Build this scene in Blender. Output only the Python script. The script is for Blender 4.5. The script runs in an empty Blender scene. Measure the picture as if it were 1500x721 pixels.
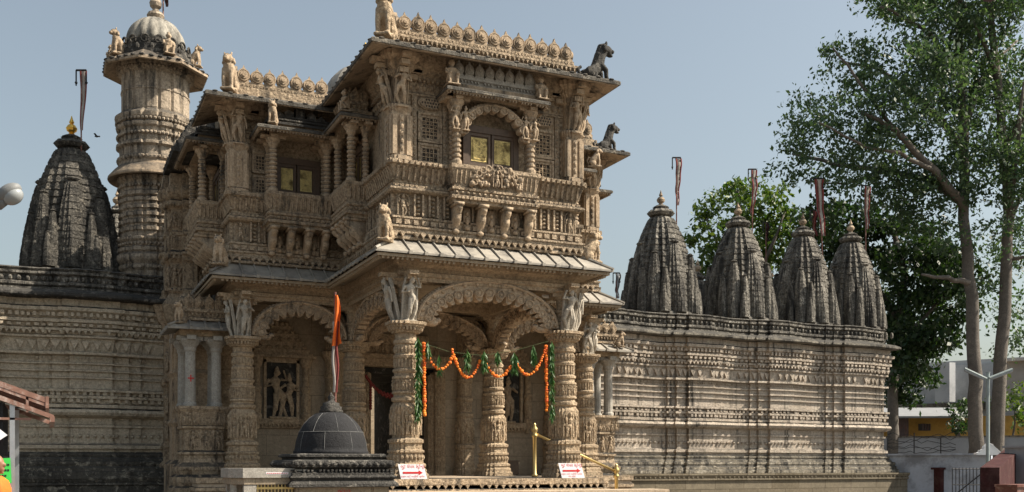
import bpy, math, random
import numpy as np
from mathutils import Vector, Matrix
R = math.radians
PI = math.pi
random.seed(7)
rng = np.random.default_rng(7)
SC = bpy.context.scene
COL = SC.collection

# ------------------------------------------------------------------ camera, sky, sun, exposure
YAW = 24.58
cam = bpy.data.cameras.new("camera")
camo = bpy.data.objects.new("camera", cam)
COL.objects.link(camo)
camo.location = (0, 0, 0.3)
camo.rotation_euler = (R(90), 0, R(-YAW))
cam.sensor_width = 36
cam.lens = 36 * 1487 / 1500
cam.shift_y = (680 - 360.5) / 1500
cam.clip_end = 6000
SC.camera = camo

SUN_DIR = Vector((0.87, -0.42, 0.0)).normalized()      # horizontal direction towards the sun
SUN_EL = R(46)
SKY_STR, SUN_STR = 0.073, 5.0
w = bpy.data.worlds.new("World")
SC.world = w
w.use_nodes = True
nt = w.node_tree
nt.nodes.clear()
sky = nt.nodes.new('ShaderNodeTexSky')
sky.sky_type = 'NISHITA'
sky.sun_disc = False
sky.sun_elevation = SUN_EL
sky.sun_rotation = math.atan2(SUN_DIR.x, SUN_DIR.y)
sky.air_density = 1.3
sky.dust_density = 3.0
sky.ozone_density = .6
bgn = nt.nodes.new('ShaderNodeBackground')
bgn.inputs[1].default_value = SKY_STR
wo = nt.nodes.new('ShaderNodeOutputWorld')
hs = nt.nodes.new('ShaderNodeHueSaturation')
hs.inputs['Saturation'].default_value = .62
nt.links.new(sky.outputs[0], hs.inputs['Color'])
tint = nt.nodes.new('ShaderNodeMix')
tint.data_type = 'RGBA'; tint.blend_type = 'MULTIPLY'
tint.inputs[0].default_value = 1.0
tint.inputs[7].default_value = (.972, 1.014, .997, 1)
nt.links.new(hs.outputs[0], tint.inputs[6])
nt.links.new(tint.outputs[2], bgn.inputs[0])
nt.links.new(bgn.outputs[0], wo.inputs[0])
sl = bpy.data.lights.new("sun", 'SUN')
sl.energy = SUN_STR
sl.angle = R(0.53)
sl.color = (1.0, 0.90, 0.76)
so = bpy.data.objects.new("sun", sl)
COL.objects.link(so)
sv = Vector((SUN_DIR.x * math.cos(SUN_EL), SUN_DIR.y * math.cos(SUN_EL), math.sin(SUN_EL)))
so.rotation_euler = sv.to_track_quat('Z', 'Y').to_euler()
so.location = (30, -10, 40)
vs = SC.view_settings
vs.view_transform = 'Standard'
vs.look = 'None'
vs.exposure = 0.95
vs.gamma = 1.0
vs.use_curve_mapping = False

# ------------------------------------------------------------------ materials
def nodes(name):
    m = bpy.data.materials.new(name)
    m.use_nodes = True
    n = m.node_tree
    return m, n, n.nodes['Principled BSDF']

def N(n, t, **k):
    o = n.nodes.new(t)
    for a, b in k.items():
        setattr(o, a, b)
    return o

def noise_(n, vec, scale, detail=5, rough=.6, dist=0.0):
    o = N(n, 'ShaderNodeTexNoise')
    o.inputs['Scale'].default_value = scale
    o.inputs['Detail'].default_value = detail
    o.inputs['Roughness'].default_value = rough
    o.inputs['Distortion'].default_value = dist
    n.links.new(vec, o.inputs['Vector'])
    return o.outputs[0]

def ramp_(n, fac, a, b, ca=0.0, cb=1.0):
    o = N(n, 'ShaderNodeMapRange')
    o.inputs[1].default_value = a
    o.inputs[2].default_value = b
    o.inputs[3].default_value = ca
    o.inputs[4].default_value = cb
    n.links.new(fac, o.inputs[0])
    return o.outputs[0]

def mix_(n, fac, a, b, mode='MIX'):
    o = N(n, 'ShaderNodeMix', data_type='RGBA', blend_type=mode)
    for sock, val in ((o.inputs[0], fac), (o.inputs[6], a), (o.inputs[7], b)):
        if hasattr(val, 'is_output'):
            n.links.new(val, sock)
        elif isinstance(val, (int, float)):
            sock.default_value = val
        else:
            sock.default_value = (*val, 1)
    return o.outputs[2]

def math_(n, op, a, b=None):
    o = N(n, 'ShaderNodeMath', operation=op)
    for s, v in zip(o.inputs, (a, b)):
        if v is None: continue
        if hasattr(v, 'is_output'): n.links.new(v, s)
        else: s.default_value = v
    return o.outputs[0]

def stone(name, c1, c2, stain=(.05, .047, .042), amount=.6, thr=.55, carve=0.0, cscale=13, lichen=.5,
          rough=.9, streak=.3, patch=None, bscale=22, bstr=.35, s1=.9, pat=.0, blocks=0.0):
    """weathered stone: two-tone body, rain streaks, lichen on ledges, carved relief as bump and painted light-dark speckle"""
    m, n, p = nodes(name)
    geo = N(n, 'ShaderNodeNewGeometry')
    pos = geo.outputs['Position']
    c = mix_(n, ramp_(n, noise_(n, pos, s1, 6, .65), .35, .65), c1, c2)
    c = mix_(n, ramp_(n, noise_(n, pos, 11, 7, .75), .40, .72, 0, .75), c, [x * .45 for x in c1])  # mottling whose dark specks are painted as shade between carvings
    c = mix_(n, ramp_(n, noise_(n, pos, 5, 6, .7, .6), .56, .68, 0, .35), c, [min(.8, x * 1.35) for x in c1])
    if patch:
        c = mix_(n, ramp_(n, noise_(n, pos, 4.2, 8, .75, .8), .53, .62, 0, .85), c, patch)
    if pat:
        c = mix_(n, ramp_(n, noise_(n, pos, 15, 4, .62), .50, .60, 0, pat), c, [x * .26 for x in c1])  # patina doubling as painted shade in fine carved hollows
        c = mix_(n, ramp_(n, noise_(n, pos, 27, 3, .6), .56, .64, 0, pat * .6), c, [min(.75, x * 1.35) for x in c1])  # pale grains painted as light on carved edges
    if blocks:
        xyz = N(n, 'ShaderNodeSeparateXYZ'); n.links.new(pos, xyz.inputs[0])
        cmb = N(n, 'ShaderNodeCombineXYZ')
        n.links.new(math_(n, 'ADD', xyz.outputs[0], xyz.outputs[1]), cmb.inputs[0]); n.links.new(xyz.outputs[2], cmb.inputs[1])
        bk = N(n, 'ShaderNodeTexBrick')
        bk.inputs['Scale'].default_value = 1.0
        bk.inputs['Brick Width'].default_value = 1.15; bk.inputs['Row Height'].default_value = .52
        bk.inputs['Mortar Size'].default_value = .010
        bk.inputs['Color1'].default_value = (1, 1, 1, 1); bk.inputs['Color2'].default_value = (.68, .66, .62, 1); bk.inputs['Mortar'].default_value = (.3, .28, .25, 1)
        n.links.new(cmb.outputs[0], bk.inputs['Vector'])
        c = mix_(n, blocks, c, mix_(n, 1.0, c, bk.outputs[0], 'MULTIPLY'))
    mp = N(n, 'ShaderNodeMapping')
    mp.inputs['Scale'].default_value = (2.2, 2.2, streak)
    n.links.new(pos, mp.inputs[0])
    st = ramp_(n, noise_(n, mp.outputs[0], 1.5, 8, .72), thr, thr + .14, 0, amount)
    c = mix_(n, st, c, stain)
    if lichen > 0:
        sx = N(n, 'ShaderNodeSeparateXYZ')
        n.links.new(geo.outputs['True Normal'], sx.inputs[0])
        up = ramp_(n, sx.outputs[2], .45, .8)
        lv = math_(n, 'MULTIPLY', up, ramp_(n, noise_(n, pos, 4, 6, .7), .33, .48, 0, lichen))
        c = mix_(n, lv, c, (.055, .052, .047))
    sp = ramp_(n, noise_(n, pos, 60, 3, .7), .3, .7, .62, 1.25)
    sc_ = N(n, 'ShaderNodeVectorMath', operation='SCALE')
    n.links.new(c, sc_.inputs[0]); n.links.new(sp, sc_.inputs['Scale'])
    n.links.new(sc_.outputs[0], p.inputs['Base Color'])
    p.inputs['Roughness'].default_value = rough
    p.inputs['Specular IOR Level'].default_value = .25
    h = noise_(n, pos, bscale, 7, .72)
    if carve > 0:
        v = N(n, 'ShaderNodeTexVoronoi', feature='F1')
        v.inputs['Scale'].default_value = cscale
        n.links.new(pos, v.inputs['Vector'])
        v2 = N(n, 'ShaderNodeTexVoronoi', feature='DISTANCE_TO_EDGE')
        v2.inputs['Scale'].default_value = cscale * 2.1
        n.links.new(pos, v2.inputs['Vector'])
        e = ramp_(n, v2.outputs[0], 0, .12, 0, .8)
        h = math_(n, 'ADD', math_(n, 'MULTIPLY', h, .5), math_(n, 'ADD', math_(n, 'MULTIPLY', v.outputs[0], -carve), math_(n, 'MULTIPLY', e, carve * .5)))
    b = N(n, 'ShaderNodeBump')
    b.inputs['Strength'].default_value = bstr if carve == 0 else 1.0
    b.inputs['Distance'].default_value = .04
    n.links.new(h, b.inputs['Height'])
    n.links.new(b.outputs[0], p.inputs['Normal'])
    return m

def plain(name, c, rough=.6, metal=0.0, var=.15, scale=6, bump=.1, c2=None, amount=.0, spec=.4):
    m, n, p = nodes(name)
    pos = N(n, 'ShaderNodeNewGeometry').outputs['Position']
    k = ramp_(n, noise_(n, pos, scale, 6, .65), .3, .7, 1 - var, 1 + var)
    sc_ = N(n, 'ShaderNodeVectorMath', operation='SCALE')
    if c2:
        cc = mix_(n, ramp_(n, noise_(n, pos, scale * .6, 7, .7), .5, .62, 0, amount), c, c2)
        n.links.new(cc, sc_.inputs[0])
    else:
        sc_.inputs[0].default_value = c
    n.links.new(k, sc_.inputs['Scale'])
    n.links.new(sc_.outputs[0], p.inputs['Base Color'])
    p.inputs['Roughness'].default_value = rough
    p.inputs['Metallic'].default_value = metal
    p.inputs['Specular IOR Level'].default_value = spec
    if bump:
        b = N(n, 'ShaderNodeBump')
        b.inputs['Strength'].default_value = bump
        b.inputs['Distance'].default_value = .02
        n.links.new(noise_(n, pos, scale * 5, 5, .7), b.inputs['Height'])
        n.links.new(b.outputs[0], p.inputs['Normal'])
    return m

def leafmat(name, a, b, trans=.35, rough=.5):
    m, n, p = nodes(name)
    g = N(n, 'ShaderNodeNewGeometry')
    c = mix_(n, g.outputs['Random Per Island'], a, b)
    n.links.new(c, p.inputs['Base Color'])
    p.inputs['Roughness'].default_value = rough
    t = N(n, 'ShaderNodeBsdfTranslucent')
    n.links.new(mix_(n, 1.0, c, (1.2, 1.25, .6), 'MULTIPLY'), t.inputs[0])
    ms = N(n, 'ShaderNodeMixShader')
    ms.inputs[0].default_value = trans
    n.links.new(p.outputs[0], ms.inputs[1]); n.links.new(t.outputs[0], ms.inputs[2])
    out = n.nodes['Material Output']
    n.links.new(ms.outputs[0], out.inputs[0])
    return m

M = dict(
    stone=stone('sandstone', (0.597, 0.459, 0.320), (0.443, 0.337, 0.231), amount=.92, thr=.53, streak=.5, carve=0.0, pat=.4, blocks=.2, lichen=1.0),
    carved=stone('carved_sandstone', (0.608, 0.469, 0.325), (0.443, 0.337, 0.231), amount=.92, thr=.54, streak=.5, carve=.5, cscale=13, pat=.65, lichen=1.0),
    fine=stone('fine_carved_sandstone', (0.608, 0.475, 0.335), (0.453, 0.351, 0.246), amount=.92, thr=.545, streak=.5, carve=.45, cscale=18, pat=.65, lichen=1.0),
    shaft=stone('column_sandstone', (0.628, 0.480, 0.325), (0.463, 0.346, 0.231), amount=.6, thr=.58, carve=.4, cscale=16, lichen=.3, pat=.5),
    figure=stone('pale_figure_stone', (.54, .485, .40), (.43, .38, .31), amount=.45, thr=.58, carve=0, lichen=.25, bscale=30, bstr=.3, pat=.3),
    eave=stone('eave_stone', (0.494, 0.380, 0.266), (0.370, 0.287, 0.202), amount=.9, thr=.50, lichen=.95, pat=.2),
    wall=stone('gallery_stone', (0.669, 0.574, 0.474), (0.567, 0.485, 0.398), amount=.97, thr=.53, carve=.2, cscale=20, streak=.13, lichen=.95, s1=1.6, pat=.35, blocks=.5),
    wallL=stone('left_gallery_stone', (0.689, 0.578, 0.434), (0.588, 0.494, 0.373), amount=.85, thr=.58, carve=.25, cscale=20, streak=.2, lichen=.95, pat=.35, blocks=.2),  # beige stone of the left wall, less stained than the right
    lip=stone('blackened_eave_edge', (.17, .155, .13), (.08, .074, .065), amount=.9, thr=.48, carve=.3, cscale=9, lichen=.6, patch=(.34, .30, .24)),
    blackbase=stone('blackened_base_stone', (.16, .145, .12), (.05, .046, .04), amount=.9, thr=.50, streak=.8, carve=.6, cscale=9, lichen=.6, patch=(.48, .43, .34), pat=.3),
    spire=stone('weathered_spire_stone', (.33, .305, .26), (.085, .078, .068), amount=.98, thr=.465, stain=(.04, .038, .035), carve=.6, cscale=9, streak=.28, lichen=.6, patch=(.48, .45, .39), pat=.9),
    minaret=stone('minaret_stone', (0.545, 0.450, 0.344), (0.422, 0.346, 0.261), pat=.5, amount=.95, thr=.495, carve=.25, cscale=15, lichen=.9),
    dark=stone('dark_stone', (.085, .08, .072), (.045, .043, .04), amount=.6, thr=.5, carve=.5, cscale=9, lichen=.3, patch=(.24, .22, .19)),
    plaster=stone('lime_plaster', (0.463, 0.380, 0.280), (0.391, 0.321, 0.236), amount=.4, thr=.58, lichen=0, blocks=.55, bscale=8, bstr=.15),
    marble=stone('pale_marble', (.44, .41, .36), (.36, .335, .29), amount=.3, thr=.62, lichen=.3, bstr=.2),
    floor=stone('floor_stone', (0.515, 0.415, 0.306), (0.433, 0.346, 0.256), amount=.4, thr=.6, lichen=0, streak=1.5, bstr=.2),
    tin=plain('tin_sheet', (.28, .255, .215), .6, .0, .25, 3, .1, (.12, .11, .10), .8),
    unlit_fill=plain('unlit_fill_paint', (.05, .042, .035), .9),  # near-black colour painted in for unlit depth behind windows and vents
    gold=plain('gilded_panel', (.42, .32, .13), .22, .9, .4, 7, .8, (.06, .04, .015), .8),
    wood=plain('dark_wood', (.075, .045, .025), .5, 0, .3, 12, .2),
    brass=plain('brass', (.62, .46, .2), .4, 1.0, .1, 8, 0),
    goldpot=plain('gilt_pot', (.8, .5, .1), .3, .9, .1, 8, 0),
    blackdome=stone('black_dome_stone', (.028, .028, .030), (.018, .018, .02), stain=(.2, .2, .19), amount=.3, thr=.56, lichen=0, rough=.85, bstr=.5),
    white=plain('white_paint', (.78, .79, .80), .6, 0, .06, 5, .08),
    whitewall=plain('limewash_wall', (.40, .44, .51), .8, 0, .15, 1.4, .2, (.19, .20, .22), .8),
    greywall=plain('cement_wall', (.30, .31, .33), .9, 0, .12, 1.2, .2, (.16, .17, .18), .5),
    bldg=plain('concrete_building', (.45, .46, .47), .85, 0, .1, .6, .2, (.27, .28, .29), .7),
    yellow=plain('ochre_wall', (.42, .25, .06), .85, 0, .15, 1.5, .15, (.28, .15, .03), .6),
    awning=plain('asbestos_sheet', (.21, .215, .22), .7, 0, .12, 2, .1),
    maroon=plain('maroon_paint', (.05, .017, .017), .8, 0, .3, 4, .3, (.10, .055, .048), .5, spec=.15),
    rust=plain('red_oxide_steel', (.15, .055, .04), .55, .0, .25, 8, .1, (.34, .24, .2), .5),
    steel=plain('galvanised_steel', (.55, .57, .6), .35, .8, .12, 6, 0),
    iron=plain('black_iron', (.02, .02, .022), .5, .3, .2, 8, 0),
    red=plain('red_cloth', (.17, .028, .025), .8, 0, .15, 8, .1),
    orange=plain('saffron_cloth', (.75, .14, .015), .8, 0, .15, 8, .15),
    flagwhite=plain('off_white_cloth', (.34, .31, .28), .85, 0, .12, 6, .15),
    marigold=leafmat('marigold_petals', (.62, .085, .004), (.86, .25, .012), .0, .7),
    signred=plain('sign_red', (.55, .02, .02), .6, 0, .05, 5, 0),
    signwhite=plain('sign_white', (.80, .80, .82), .5, 0, .05, 5, 0),
    signgreen=plain('poster_green', (.05, .55, .08), .6, 0, .08, 5, 0),
    ink=plain('black_ink', (.015, .015, .015), .6, 0, .05, 5, 0),
    skin=plain('brown_skin', (.24, .12, .07), .5, 0, .08, 10, .05),
    hair=plain('black_hair', (.012, .010, .009), .4, 0, .2, 40, .2),
    bark=stone('grey_bark', (.20, .175, .15), (.12, .105, .09), amount=.5, thr=.55, lichen=0, streak=3, bscale=14, bstr=.7),
    asphalt=plain('dusty_ground', (.11, .095, .08), .95, 0, .2, .8, .2),
    stalk=plain('green_stalk', (.06, .09, .03), .7, 0, .2, 8, 0),
    lampglass=plain('frosted_lamp', (.26, .275, .28), .25, 0, .05, 4, 0, spec=.6),
    leafA=leafmat('tall_tree_leaf', (.034, .074, .040), (.092, .142, .072), .4),
    leafB=leafmat('dark_tree_leaf', (.012, .034, .012), (.04, .075, .022)),
    leafC=leafmat('bright_tree_leaf', (.035, .085, .015), (.12, .17, .03)),
    mango=leafmat('garland_leaf', (.02, .07, .012), (.06, .15, .03), .2),
)

# ------------------------------------------------------------------ mesh builder
WL = {}
class MB:
    def __init__(s, tf=None):
        s.v = []; s.f = []; s.tf = tf
    def add(s, vs, fs):
        b = len(s.v)
        if s.tf: vs = [s.tf(*p) for p in vs]
        s.v.extend([tuple(p) for p in vs])
        s.f.extend([tuple(i + b for i in f) for f in fs])
        return s
    def box(s, x0, x1, y0, y1, z0, z1):
        x0, x1 = sorted((x0, x1)); y0, y1 = sorted((y0, y1))
        return s.add([(x0, y0, z0), (x1, y0, z0), (x1, y1, z0), (x0, y1, z0), (x0, y0, z1), (x1, y0, z1), (x1, y1, z1), (x0, y1, z1)],
                     [(0, 3, 2, 1), (4, 5, 6, 7), (0, 1, 5, 4), (1, 2, 6, 5), (2, 3, 7, 6), (3, 0, 4, 7)])
    def prism(s, poly, lo, hi, plane='xz'):
        f = {'xz': lambda a, b, t: (a, t, b), 'xy': lambda a, b, t: (a, b, t), 'yz': lambda a, b, t: (t, a, b)}[plane]
        k = len(poly)
        vs = [f(a, b, lo) for a, b in poly] + [f(a, b, hi) for a, b in poly]
        fs = [tuple(range(k - 1, -1, -1)), tuple(range(k, 2 * k))] + [(i, (i + 1) % k, k + (i + 1) % k, k + i) for i in range(k)]
        return s.add(vs, fs)
    def loft(s, rings, closed=True, cap=True):
        k = len(rings[0]); vs = [p for r in rings for p in r]; fs = []
        for j in range(len(rings) - 1):
            for i in range(k if closed else k - 1):
                a = j * k + i; b = j * k + (i + 1) % k
                fs.append((a, b, b + k, a + k))
        if cap and closed:
            fs.append(tuple(range(k - 1, -1, -1)))
            fs.append(tuple(range((len(rings) - 1) * k, len(rings) * k)))
        return s.add(vs, fs)
    def lathe(s, cx, cy, prof, n=20, rot=0, fn=None, cap=True):
        rings = []
        for r, z in prof:
            rings.append([(cx + r * (fn(t, z) if fn else 1) * math.cos(t), cy + r * (fn(t, z) if fn else 1) * math.sin(t), z)
                          for t in [rot + 2 * PI * i / n for i in range(n)]])
        return s.loft(rings, True, cap)
    def scaled(s, cx, cy, plan, prof, cap=True):
        return s.loft([[(cx + r * a, cy + r * b, z) for a, b in plan] for r, z in prof], True, cap)
    def sweep(s, path, prof, closed=False, profclosed=False):
        offs = offset_normals(path, closed)
        rings = [[(p[0] + o * n[0], p[1] + o * n[1], z) for p, n in zip(path, offs)] for o, z in prof]
        k = len(path); vs = [p for r in rings for p in r]; fs = []
        J = len(rings)
        for j in range(J if profclosed else J - 1):
            j2 = (j + 1) % J
            for i in range(k if closed else k - 1):
                i2 = (i + 1) % k
                fs.append((j * k + i, j * k + i2, j2 * k + i2, j2 * k + i))
        if not closed and profclosed:
            fs.append(tuple(j * k for j in range(J)))
            fs.append(tuple(j * k + k - 1 for j in range(J - 1, -1, -1)))
        return s.add(vs, fs)
    def tube(s, pts, r, n=7):
        pts = [Vector(p) for p in pts]
        rs = r if isinstance(r, (list, tuple)) else [r] * len(pts)
        rings = []; up = None
        for i, p in enumerate(pts):
            d = (pts[min(i + 1, len(pts) - 1)] - pts[max(i - 1, 0)])
            if d.length < 1e-9: d = Vector((0, 0, 1))
            d.normalize()
            if up is None:
                up = Vector((0, 0, 1)) if abs(d.z) < .9 else Vector((1, 0, 0))
            a = d.cross(up)
            if a.length < 1e-6: a = d.orthogonal()
            a.normalize(); b = a.cross(d); up = b
            rings.append([tuple(p + (a * math.cos(2 * PI * k / n) + b * math.sin(2 * PI * k / n)) * rs[i]) for k in range(n)])
        return s.loft(rings)
    def ell(s, c, r, n=8, m=6, rot=None):
        if isinstance(r, (int, float)): r = (r, r, r)
        rings = []
        for j in range(m + 1):
            ph = -PI / 2 + PI * j / m
            q = max(math.cos(ph), .02)
            ring = []
            for i in range(n):
                t = 2 * PI * i / n
                p = Vector((r[0] * q * math.cos(t), r[1] * q * math.sin(t), r[2] * math.sin(ph)))
                if rot: p = rot @ p
                ring.append((c[0] + p.x, c[1] + p.y, c[2] + p.z))
            rings.append(ring)
        return s.loft(rings)
    def merge(s, o, mat=None):
        vs = [tuple(mat @ Vector(p)) for p in o.v] if mat else o.v
        return s.add(vs, o.f)
    def mesh(s, name, mat, smooth=False):
        me = bpy.data.meshes.new(name)
        me.from_pydata(s.v, [], s.f)
        if smooth: me.polygons.foreach_set('use_smooth', [True] * len(me.polygons))
        me.materials.append(M[mat] if isinstance(mat, str) else mat)
        me.update()
        return me
    def build(s, name, mat, parent=None, smooth=False, **props):
        a = np.array(s.v)
        lo = a.min(0); hi = a.max(0)
        o0 = Vector(((lo[0] + hi[0]) / 2, (lo[1] + hi[1]) / 2, lo[2]))
        s.v = [tuple(p) for p in (a - np.array(o0))]
        me = s.mesh(name, mat, smooth)
        return link(name, me, o0, parent, **props)

def link(name, me, wloc, parent=None, rotz=0, scale=None, rot=None, **props):
    o = bpy.data.objects.new(name, me)
    COL.objects.link(o)
    wloc = Vector(wloc)
    if parent:
        o.parent = parent
        o.location = wloc - WL[parent.name]
    else:
        o.location = wloc
    WL[o.name] = wloc
    if rot: o.rotation_euler = rot
    elif rotz: o.rotation_euler = (0, 0, rotz)
    if scale: o.scale = scale
    for k, v in props.items(): o[k] = v
    return o

def thing(name, loc, label, cat, group=None, rotz=0):
    o = link(name, None, loc, None, rotz)
    o['label'] = label; o['category'] = cat
    if group: o['group'] = group
    return o
def tag(o, label, cat, group=None):
    o['label'] = label; o['category'] = cat
    if group: o['group'] = group
    return o
def structure(o):
    o['kind'] = 'structure'
    return o
def copy_tree(o, wloc=None, parent=None, rotz=None, scale=None, label=None):
    c = o.copy(); COL.objects.link(c)
    if parent is not None: c.parent = parent
    if wloc is not None:
        wloc = Vector(wloc)
        c.location = wloc - (WL[c.parent.name] if c.parent else Vector((0, 0, 0)))
        WL[c.name] = wloc
    if rotz is not None: c.rotation_euler = (0, 0, rotz)
    if scale is not None: c.scale = scale
    if label: c['label'] = label
    for ch in list(o.children):
        copy_tree(ch, None, c)
    return c

def offset_normals(path, closed=False):
    k = len(path); out = []
    def nrm(a, b):
        d = Vector((b[0] - a[0], b[1] - a[1])); d.normalize()
        return Vector((d.y, -d.x))
    for i in range(k):
        ns = []
        if i > 0 or closed: ns.append(nrm(path[i - 1], path[i]))
        if i < k - 1 or closed: ns.append(nrm(path[i], path[(i + 1) % k]))
        if len(ns) == 1: out.append(ns[0])
        else:
            q = 1 + ns[0].dot(ns[1])
            out.append((ns[0] + ns[1]) / max(q, .2))
    return out

def along(path, off, spacing, margin=0.0, closed=False):
    """points with (pos, tangent, normal) along an offset polyline"""
    offs = offset_normals(path, closed)
    pts = [Vector((p[0], p[1])) + n * off for p, n in zip(path, offs)]
    k = len(pts); out = []
    for i in range(k if closed else k - 1):
        a, b = pts[i], pts[(i + 1) % k]
        d = b - a; L = d.length
        if L < 1e-4: continue
        d.normalize(); nn = Vector((d.y, -d.x))
        c = max(1, int(round((L - 2 * margin) / spacing)))
        if L < spacing * .5: continue
        for j in range(c):
            out.append((a + d * (margin + (L - 2 * margin) * (j + .5) / c), d, nn, i))
    return out

def dentils(mb, path, off, z, wd, h, dep, spacing, shape='box', closed=False):
    for p, d, nn, i in along(path, off, spacing, 0, closed):
        if random.random() < .035: continue
        p = p + d * random.uniform(-.006, .006)
        w2 = wd / 2 * random.uniform(.88, 1.08)
        def q(u, v, zz): return (p.x + d.x * u + nn.x * v, p.y + d.y * u + nn.y * v, zz)
        if shape == 'box':
            mb.add([q(-w2, -.02, z), q(w2, -.02, z), q(w2, dep, z), q(-w2, dep, z), q(-w2, -.02, z + h), q(w2, -.02, z + h), q(w2, dep, z + h), q(-w2, dep, z + h)],
                   [(0, 3, 2, 1), (4, 5, 6, 7), (0, 1, 5, 4), (1, 2, 6, 5), (2, 3, 7, 6), (3, 0, 4, 7)])
        else:   # pointed pendant
            mb.add([q(-w2, -.01, z + h), q(w2, -.01, z + h), q(0, -.01, z), q(-w2, dep, z + h), q(w2, dep, z + h), q(0, dep, z)],
                   [(0, 1, 2), (3, 5, 4), (0, 3, 4, 1), (1, 4, 5, 2), (2, 5, 3, 0)])

def relief(mb, p, d, nn, z, h, arch=True, seed=0):
    """small carved figure under an arch, standing proud of a wall"""
    rs = random.Random(seed)
    def tf(u, v, zz): return (p[0] + d[0] * u + nn[0] * v, p[1] + d[1] * u + nn[1] * v, z + zz)
    s = MB(tf)
    sway = rs.uniform(-.05, .05) * h
    s.ell((sway, .02, .58 * h), (.11 * h, .07 * h, .17 * h), 7, 5)
    s.ell((0, .02, .40 * h), (.12 * h, .08 * h, .10 * h), 7, 4)
    s.ell((sway * .5, .03, .84 * h), (.08 * h, .08 * h, .11 * h), 7, 5)
    a = rs.uniform(.1, .2) * h
    s.tube([(-.05 * h, .02, .4 * h), (-.07 * h - sway, .03, .2 * h), (-.05 * h, .02, .02 * h)], [.06 * h, .05 * h, .035 * h], 5)
    s.tube([(.05 * h, .02, .4 * h), (.08 * h - sway, .03, .2 * h), (.06 * h, .02, .02 * h)], [.06 * h, .05 * h, .035 * h], 5)
    for sg in (-1, 1):
        up = rs.choice((-.16, .18)) * h
        s.tube([(sway + sg * .11 * h, .02, .7 * h), (sway + sg * (.16 * h + a * .3), .04, .57 * h), (sg * .2 * h, .04, .57 * h + up)], .028 * h, 5)
    if arch:
        pts = [(math.cos(t) * .27 * h, .01, .68 * h + math.sin(t) * .3 * h) for t in [PI * i / 8 for i in range(9)]]
        s.tube([(.27 * h, .01, 0)] + pts + [(-.27 * h, .01, 0)], .035 * h, 5)
    b = len(mb.v); mb.v.extend(s.v); mb.f.extend([tuple(i + b for i in f) for f in s.f])

def remeshed(mb, voxel, mat, name, smooth_it=3):
    """fuse overlapping volumes into one continuous body"""
    me = mb.mesh(name + '_src', mat)
    o = bpy.data.objects.new('tmp', me); COL.objects.link(o)
    md = o.modifiers.new('r', 'REMESH'); md.mode = 'VOXEL'; md.voxel_size = voxel
    if smooth_it:
        m2 = o.modifiers.new('s', 'SMOOTH'); m2.iterations = smooth_it; m2.factor = .5
    dg = bpy.context.evaluated_depsgraph_get(); dg.update()
    out = bpy.data.meshes.new_from_object(o.evaluated_get(dg))
    out.name = name
    out.polygons.foreach_set('use_smooth', [True] * len(out.polygons))
    if not out.materials: out.materials.append(M[mat])
    bpy.data.objects.remove(o); bpy.data.meshes.remove(me)
    return out

FW = Vector((math.sin(R(YAW)), math.cos(R(YAW)), 0)); RT = Vector((FW.y, -FW.x, 0))
def at(px, py, Y=None, f=None):
    """where the photo's pixel lies on the vertical plane Y (or at distance f): used to take dimensions from the photo"""
    d = FW + RT * ((px - 750) / 1487)
    t = f if Y is None else Y / d.y
    return Vector((d.x * t, d.y * t, .3 + (680 - py) / 1487 * t))

CX = 8.57
def frame(ox, oy, facing):
    if facing == 'F': return lambda u, v, z: (ox + u, oy - v, z)
    if facing == 'L': return lambda u, v, z: (ox - v, oy - u, z)
    return lambda u, v, z: (ox + v, oy + u, z)
ROT = {'F': 0, 'L': -PI / 2, 'R': PI / 2}

PLAN28 = []
for q in range(4):
    side = [(-.80, -.80), (-.62, -.80), (-.62, -.92), (-.36, -.92), (-.36, -1), (.36, -1), (.36, -.92), (.62, -.92), (.62, -.80)]
    c, s_ = math.cos(q * PI / 2), math.sin(q * PI / 2)
    PLAN28 += [(a * c - b * s_, a * s_ + b * c) for a, b in side]

# ------------------------------------------------------------------ ground
g = MB().add([(-2500, -2500, -1.3), (2500, -2500, -1.3), (2500, 2500, -1.3), (-2500, 2500, -1.3)], [(0, 1, 2, 3)]).build('ground', 'asphalt')
structure(g)

# ================================================================== temple entrance
T = thing('temple', (CX, 24, -1.3), 'ornate two-storey sandstone temple porch with carved columns, arches and balconies', 'temple')
XL, XR = 6.43, 2 * CX - 6.43          # central bay
WLX, WRX = 3.82, 2 * CX - 3.82        # side bays
YF, YW = 19.85, 23.75
YB = 26.0
TPLAN = [(WLX, 27.6), (WLX, YW), (XL, YW), (XL, YF), (XR, YF), (XR, YW), (WRX, YW), (WRX, 27.6)]

# platform and steps
mb = MB()
mb.sweep([(3.0, 27), (3.0, 23.2), (6.0, 23.2), (6.0, 19.38), (11.14, 19.38), (11.14, 23.2), (14.1, 23.2), (14.1, 27)],
         [(0, -.42), (.0, -.32), (.05, -.3), (.05, -.22), (-.02, -.2), (-.02, -.14), (.04, -.12), (.04, 0), (-1.5, 0)])
dentils(mb, [(6.0, 23.2), (6.0, 19.38), (11.14, 19.38), (11.14, 23.2)], .0, -.21, .1, .08, .045, .16, 'tri')
mb.build('platform', 'carved', T)
MB().box(3.0, 14.1, 23.2, 30, -.3, -.004).box(6.0, 11.14, 19.4, 23.4, -.3, -.004).build('porch_floor', 'floor', T)
for i, (x0, x1, y0, z1) in enumerate(((5.2, 12.3, 18.72, -.25), (4.9, 12.8, 18.3, -.5), (4.6, 13.2, 17.85, -.75), (4.3, 13.6, 17.4, -1.0))):
    MB().box(x0, x1, y0, 19.42 + .001 * i, -1.3, z1).box(x0 - .02, x1 + .02, y0 - .03, 19.42, z1 - .05, z1 + .003).build('step', 'floor', T)
for k in range(3):
    MB().box(11.2 + .5 * k, 11.75 + .5 * k, 20.9, 23.1, -1.3, -.22 - .2 * k).build('step', 'floor', T)

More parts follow.
